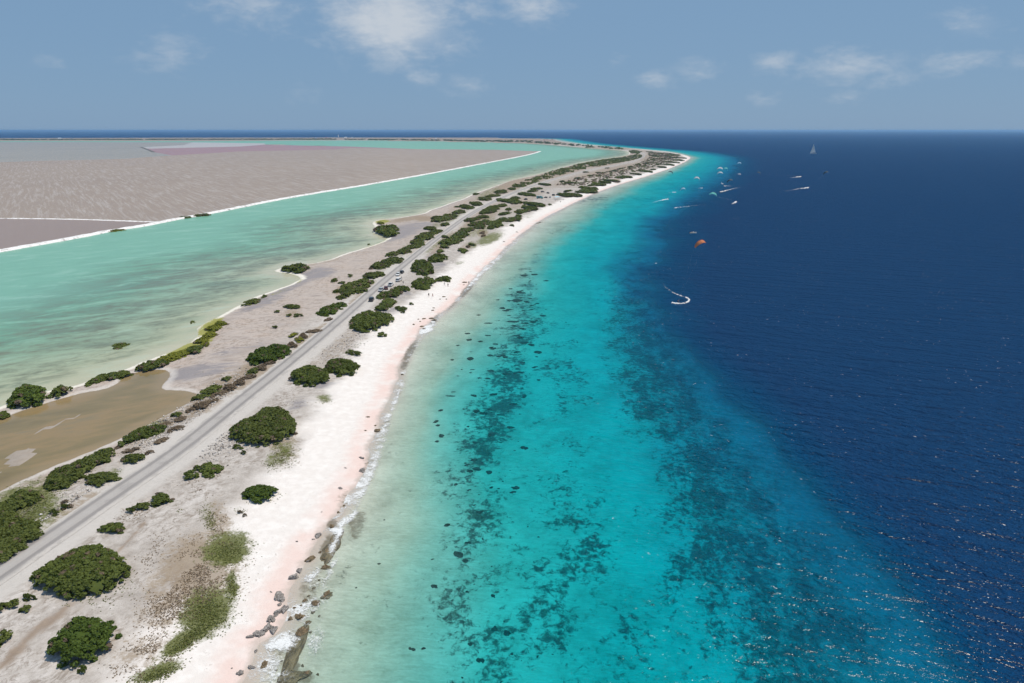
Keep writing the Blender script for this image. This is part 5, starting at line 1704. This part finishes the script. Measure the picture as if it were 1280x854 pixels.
def cloth(name, col, tr=.4):
    m, t = material(name)
    n = t.noise(t.new('ShaderNodeTexCoord').outputs['Object'], .8, 3)
    c = t.mix(n, tuple(x * .9 for x in col), tuple(min(1, x * 1.1) for x in col))
    t.out(t.mixs(tr, t.principled(c, .7, .2), t.shader('ShaderNodeBsdfTranslucent', Color=c)))
    return m


def kite_parts(col, col2):
    n, c = 17, 5
    V, F2 = [], []
    span, arc = 3.4, 1.25
    for i in range(n):
        u = -1 + 2 * i / (n - 1)
        th = u * arc
        x, z = span * math.sin(th) / math.sin(arc), 2.6 * (math.cos(th) - math.cos(arc)) / (1 - math.cos(arc))
        ch = 2.2 * (1 - .72 * abs(u) ** 2.6)
        for j in range(c):
            v = j / (c - 1)
            V.append((x, ch * (.55 - v) - .35 * abs(u) ** 2, z + .22 * math.sin(v * math.pi) * math.cos(th)))
    for i in range(n - 1):
        for j in range(c - 1):
            a = i * c + j
            F2.append((a, a + 1, a + c + 1, a + c))
    m = len(V)
    for (x, y, z) in list(V):
        k = Vector((x, 0, z + 2.5)).normalized() * -.03
        V.append((x + k.x, y, z + k.z))
    F2 += [tuple(i + m for i in f[::-1]) for f in F2[:]]
    b = MB(); b.add(V, F2)
    can = b.mesh('canopy', col, smooth=True)
    le = MB(); le.tube([(V[i * c][0], V[i * c][1], V[i * c][2]) for i in range(n)], [.05 + .09 * (1 - abs(-1 + 2 * i / (n - 1))) for i in range(n)], 8)
    lem = le.mesh('leading_edge', col2, smooth=True)
    st = []
    for i in (3, 8, 13):
        s_ = MB(); s_.tube([V[i * c + j] for j in range(c)], [.07, .065, .06, .05, .03], 6); st.append(s_.mesh('strut', col2, smooth=True))
    tips = [V[0], V[(n - 1) * c]]
    return can, lem, st, tips


KC = {'orange': (cloth('kite_orange', (.95, .38, .18), .5), plain('kite_dark_red', (.30, .05, .03))), 'white': (cloth('kite_white', (.85, .85, .85)), plain('kite_grey', (.2, .2, .22))), 'teal': (cloth('kite_teal', (.25, .75, .68)), plain('kite_navy', (.02, .04, .09))), 'black': (plain('kite_black', (.03, .035, .045), .6, .3), plain('kite_teal_edge', (.05, .25, .28))), 'pale': (cloth('kite_pale_blue', (.55, .75, .85)), plain('kite_blue', (.03, .1, .25)))}
KP = {k: kite_parts(*v) for k, v in KC.items()}
LINE = plain('kite_line', (.5, .5, .5), .6, .3)
BOARDS = [plain('board_white', (.7, .7, .68), .4, .4), plain('board_dark', (.05, .06, .08), .4, .4)]


def board_mesh(mat):
    b = MB()
    rs = []
    for x, w in ((-.7, .1), (-.62, .17), (-.3, .21), (.3, .21), (.62, .17), (.7, .1)):
        z = .05 * (abs(x) / .7) ** 2
        rs.append([(x, -w, z), (x, w, z), (x, w, z + .03), (x, -w, z + .03)])
    b.loft(rs)
    return b.mesh('kite_board', mat, bevel=.008)


BM_ = [board_mesh(m) for m in BOARDS]


def kite_set(rider_px, kite_px, colour, klabel, plabel, yoff=6.0, scale=1.0, tilt=0.0):
    rp = G(*rider_px)
    d = ray(*kite_px)
    Yk = rp[1] + yoff
    k = Yk / d[1]
    kp = np.array([d[0] * k, Yk, CAM_H + d[2] * k])
    kp[2] = max(kp[2], 3.0)
    o = bpy.data.objects.new('kite', None)
    o.location = kp
    o.rotation_euler = (.75, tilt, random.uniform(-.4, .4))
    o.scale = (scale,) * 3
    o['label'] = klabel; o['category'] = 'kite'; o['group'] = 'kites over the water'
    link(o)
    can, le, st, tips = KP[colour]
    obj('canopy', can, o); obj('leading_edge', le, o)
    for s_ in st:
        obj('strut', s_, o)
    hand = Vector((rp[0], rp[1], 1.1))
    inv = (Matrix.LocRotScale(o.location, o.rotation_euler, o.scale)).inverted()
    h = inv @ hand
    for t_ in tips:
        b = MB(); b.tube([t_, h], .005, 4); obj('line', b.mesh('line', LINE), o)
    face = math.atan2(kp[1] - rp[1], kp[0] - rp[0]) + math.pi / 2
    person((rp[0], rp[1], .08), face, 'ride', 'black', 'black', plabel, 'kite surfers')
    bo = obj('kite_board', random.choice(BM_), None, (rp[0], rp[1], .06), label='kite board by ' + plabel.split(' by ')[1], category='board', group='kite boards')
    bo.rotation_euler = (0, .12, face)


wake([(843, 379.5), (852, 380.5), (861, 377.5), (861.5, 373.5), (850, 370), (840, 366), (829, 357), (823, 344)], 1.3, .7, .8, 'white curling spray trail of the turning kite surfer', 1.25)
wake([(840, 379), (848, 380), (855, 380)], 1.6, 1.4, 1.0, 'burst of spray at the board of the turning kite surfer', 1.5)
kite_set((848, 379), (875, 306), 'orange', 'orange crescent kite flying over the blue water', 'rider leaning back by the curling white spray', 10, .78, -.35)
wake([(835, 249.5), (826, 251), (815, 254), (800, 257)], 2.2, 2.4, 1.6, 'straight white wake nearest the beach of the kite spot', 1.1)
wake([(842.5, 260.5), (860, 258.5), (890, 255), (905, 253)], 2.4, 2.0, 1.5, 'long thin wake crossing under the teal kite', 1.05)
wake([(920, 253), (917, 255), (905, 257.5)], 2.6, 2.2, 2.4, 'short bright splash trail past the teal kite', 1.3)
wake([(845, 241.2), (838, 241), (830, 241)], 2.4, 2.0, 2.0, 'short level wake beside the pale kite', 1.15)
wake([(878, 235.8), (866, 235.8)], 2.6, 2.4, 1.8, 'level foam streak below the white kite', 1.1)
wake([(900, 241), (908, 239), (922, 235), (950, 232)], 2.8, 2.2, 2.6, 'slanting wake in the middle of the kite group', 1.15)
wake([(902, 230.4), (908, 230.8)], 3, 2.4, 2.6, 'small splash above the level wakes', 1.2)
wake([(905, 233.4), (922, 232.6)], 3, 2.4, 2.0, 'level wake just below the small splash', 1.1)
wake([(925, 218.2), (919, 218.6)], 4, 3, 3.0, 'tiny white splash at the edge of the turquoise water', 1.2)
wake([(1001, 221.5), (992, 222.3), (975, 223.6)], 3.4, 2.4, 2.6, 'short wake out on the deep blue water', 1.15)
wake([(1011, 235.5), (1000, 236.5), (985, 239), (968, 242)], 2.8, 2.2, 2.6, 'long slanting wake out on the deep blue water', 1.15)
wake([(821, 329.4), (813, 329.2)], .9, .7, .5, 'small white streak between the boat and the curling spray', 1.2)
kite_set((920, 253), (891, 244.5), 'teal', 'teal and white kite low over the turquoise water', 'rider by the short bright splash trail', 20, 1.25, .3)
kite_set((878, 235.6), (871, 224), 'white', 'white kite over the level foam streak', 'rider by the level foam streak', 8, 1.1, .2)
kite_set((845, 241), (853.5, 238.6), 'pale', 'pale blue kite close over the water near the beach', 'rider by the pale blue kite', 6, .9, -.2)
kite_set((902, 230.2), (900, 212), 'white', 'white kite highest in the clustered pair of kites', 'rider by the small splash', 8, 1.2, .2)
kite_set((905, 233.2), (900, 217.5), 'white', 'white kite just beneath another in the clustered pair', 'rider by the level wake below the small splash', 8, 1.1, -.2)
kite_set((925, 218), (907, 212), 'teal', 'teal kite beside the clustered white pair', 'rider by the tiny splash at the turquoise edge', 8, 1.2, .4)
kite_set((900, 240.8), (912.5, 227), 'black', 'dark kite in the middle of the kite group', 'rider by the slanting wake in the kite group', 8, 1.0, -.4)
kite_set((916, 212), (924, 205), 'pale', 'small pale kite farthest toward the open sea horizon', 'rider by the farthest pale kite', 8, 1.2, 0)
kite_set((835, 249.3), (838, 216.5), 'black', 'black kite in front of the beach of the sandy point', 'rider by the straight wake nearest the beach', 8, .8, .5)
kite_set((1001, 221.3), (947, 227.5), 'black', 'black kite over the edge of the deep blue water', 'rider by the short wake on the deep water', 30, 1.1, .6)
kite_set((1011, 235.3), (1032.5, 217), 'black', 'black kite farthest out over the deep blue water', 'rider by the long slanting wake on the deep water', 10, 1.0, -.5)


def hull_mesh(L, W, H, mat, deckm):
    b = MB(); rs = []
    for u, w, z0 in ((-.5, .8, .0), (-.3, 1, .0), (0, 1, -.02), (.25, .85, -.0), (.4, .5, .1), (.5, .04, .3)):
        x = u * L; y = w * W / 2; zt = H * (1 + .35 * max(0, u))
        rs.append([(x, 0, -H * .45 + z0), (x, y * .7, -H * .2 + z0), (x, y, zt * .75), (x, y * .96, zt), (x, -y * .96, zt), (x, -y, zt * .75), (x, -y * .7, -H * .2 + z0)])
    b.loft(rs)
    me = b.mesh('hull', mat, smooth=False)
    d = MB(); d.loft([[(q[3][0] * .97, q[3][1] * .85, q[3][2] + .012), (q[4][0] * .97, q[4][1] * .85, q[4][2] + .012), (q[4][0] * .97, q[4][1] * .85, q[4][2] + .03), (q[3][0] * .97, q[3][1] * .85, q[3][2] + .03)] for q in rs[:-1]])
    return me, d.mesh('deck', deckm)


WHITE_GEL = plain('white_gelcoat', (.78, .78, .76), .3, .5)
WOODM = plain('tan_deck', (.42, .30, .18), .7, .3, .2, 3)
o = bpy.data.objects.new('motorboat', None)
p = G(866.5, 292); o.location = (p[0], p[1], .05); o.rotation_euler = (0, 0, .25)
o['label'] = 'small white and tan motorboat drifting beside the orange kite'; o['category'] = 'boat'
link(o)
h, d = hull_mesh(5.2, 1.9, .75, WHITE_GEL, WOODM)
obj('hull', h, o); obj('deck', d, o)
b = MB(); b.box((.1, 0, 1.05), (.7, .7, .6), 0, .8); c = obj('console', b.mesh('console', WHITE_GEL, bevel=.04), o)
b = MB(); b.box((.42, 0, 1.5), (.05, .7, .4)); obj('windshield', b.mesh('windshield', GLASS), c)
b = MB(); b.box((-2.75, 0, .85), (.45, .4, .8), 0, .7); obj('outboard_motor', b.mesh('outboard_motor', PLASTIC, bevel=.05), o)
b = MB(); b.box((-1.0, 0, .95), (.5, 1.3, .35)); obj('seat', b.mesh('seat', WOODM, bevel=.04), o)

o = bpy.data.objects.new('sailboat', None)
p = G(1016.5, 192.4); o.location = (p[0], p[1], .1); o.rotation_euler = (0, 0, R(162))
o.scale = (1.2,) * 3
o['label'] = 'white sailboat with tall raised sails far out on the deep blue sea'; o['category'] = 'sailboat'
link(o)
h, d = hull_mesh(15, 4.2, 1.5, WHITE_GEL, WOODM)
obj('hull', h, o); obj('deck', d, o)
b = MB(); b.box((-.6, 0, 1.85), (5, 2.2, .7), 0, .85); c = obj('cabin', b.mesh('cabin', WHITE_GEL, bevel=.08), o)
for s_ in (-1, 1):
    b = MB(); b.box((-.6, s_ * 1.03, 1.9), (3.2, .06, .28)); obj('window', b.mesh('window', GLASS), c)
b = MB(); b.tube([(1.5, 0, 1.2), (1.5, 0, 24.5)], [.16, .09], 8); obj('mast', b.mesh('mast', RIM), o)
b = MB(); b.tube([(1.5, 0, 3.2), (-5.2, .9, 3.3)], .11, 8); obj('boom', b.mesh('boom', RIM), o)
SAIL = cloth('sail_cloth', (.88, .88, .86), .5)


def sail(a, bb, c, belly, name, parent):
    a, bb, c = Vector(a), Vector(bb), Vector(c)
    n = 8; V, F2 = [], []
    nn = (bb - a).cross(c - a).normalized()
    for i in range(n + 1):
        for j in range(n + 1):
            u = i / n; v = j / n
            q = a.lerp(c, u); w = bb.lerp(c, u)
            V.append(q.lerp(w, v) + nn * belly * math.sin(v * math.pi) * math.sin((1 - u) * 2.6))
    for i in range(n):
        for j in range(n):
            k = i * (n + 1) + j
            F2.append((k, k + 1, k + n + 2, k + n + 1))
    m = len(V); V += [v + nn * .03 for v in V]; F2 += [tuple(i + m for i in f[::-1]) for f in F2[:]]
    s_ = MB(); s_.add(V, F2); obj(name, s_.mesh(name, SAIL, smooth=True), parent)


sail((1.35, 0, 3.4), (-5.0, .9, 3.5), (1.4, 0, 24), .7, 'mainsail', o)
sail((7.3, 0, 2.2), (1.8, -.9, 2.6), (1.65, 0, 22.5), .6, 'jib', o)


# ------------------------------------------------------------------ lighthouse and far houses
p = on_ground(423, 172.3)
o = bpy.data.objects.new('lighthouse', None); o.location = p
o['label'] = 'white round lighthouse tower on the far low shore'; o['category'] = 'lighthouse'
link(o)
LW = plain('lime_wash_white', (.78, .77, .74), .8, .2, .1, .5)
b = MB(); b.tube([(0, 0, -1), (0, 0, 6), (0, 0, 27)], [4.6, 4.2, 3.0], 20); obj('tower', b.mesh('tower', LW, smooth=True), o)
b = MB(); b.tube([(0, 0, 27), (0, 0, 27.8)], [4.2, 4.2], 20); obj('gallery', b.mesh('gallery', LW), o)
b = MB(); b.tube([(0, 0, 27.8), (0, 0, 31)], [2.0, 2.0], 14); l_ = obj('lantern', b.mesh('lantern', GLASS), o)
b = MB(); b.tube([(0, 0, 31), (0, 0, 33.4)], [2.5, .2], 14); obj('dome', b.mesh('dome', plain('dome_red', (.3, .06, .05), .6)), l_)
for zz in (8, 15, 21):
    b = MB(); b.box((0, -4.3 + zz * .055, zz), (1.0, .6, 1.8)); obj('window', b.mesh('window', GLASS), o)

ROOFS = [plain('roof_tile_orange', (.42, .16, .08), .8, .2, .2, 1), plain('roof_white', (.74, .73, .7), .7, .2), plain('roof_grey', (.3, .3, .31), .7, .2)]
WALLS = [LW, plain('wall_ochre', (.55, .40, .20), .8, .2, .1, .6), plain('wall_pale', (.66, .60, .52), .8, .2, .1, .6)]
HG = [(680.5, 175.3, 10, 1, 0), (684, 175.0, 12, 0, 0), (687.5, 174.9, 9, 2, 1), (690.5, 174.9, 11, 1, 0), (693, 175.4, 8, 0, 0), (677, 175.6, 9, 0, 1), (395, 173.3, 20, 0, 2), (408, 172.9, 16, 2, 0), (432, 172.6, 22, 0, 1), (440, 172.7, 14, 2, 1), (545, 173.9, 14, 0, 1), (537, 174.1, 10, 1, 0), (606, 176.4, 12, 0, 1), (320, 173.6, 18, 0, 2), (75, 174, 24, 0, 1), (90, 174, 18, 0, 2)]
for i, (hx, hy, w, wm, rm) in enumerate(HG):
    p = on_ground(hx, hy)
    o = bpy.data.objects.new('house', None); o.location = (p[0], p[1], p[2] - .2); o.rotation_euler = (0, 0, random.uniform(-.4, .4))
    o['label'] = 'tiny house on the headland where the far shore meets the sea' if i < 6 else 'tiny low house standing along the thin far shore'
    o['category'] = 'house'; o['group'] = 'houses on the headland' if i < 6 else 'houses along the far shore'
    link(o)
    dpt = w * .6; hh = 3.4 if w < 15 else 4.6
    b = MB(); b.box((0, 0, hh / 2), (w, dpt, hh)); wl = obj('wall', b.mesh('wall', WALLS[wm]), o)
    b = MB(); b.loft([[(-w / 2 - .5, -dpt / 2 - .5, hh), (-w / 2 - .5, dpt / 2 + .5, hh), (-w / 2 - .5, 0, hh + dpt * .38)], [(w / 2 + .5, -dpt / 2 - .5, hh), (w / 2 + .5, dpt / 2 + .5, hh), (w / 2 + .5, 0, hh + dpt * .38)]]); obj('roof', b.mesh('roof', ROOFS[rm]), o)
    b = MB(); b.box((0, -dpt / 2 - .02, 1.1), (1.1, .1, 2.2)); obj('door', b.mesh('door', PLASTIC), o)
    for sx in (-.3, .3):
        b = MB(); b.box((sx * w, -dpt / 2 - .02, 1.9), (1.4, .1, 1.2)); obj('window', b.mesh('window', GLASS), o)
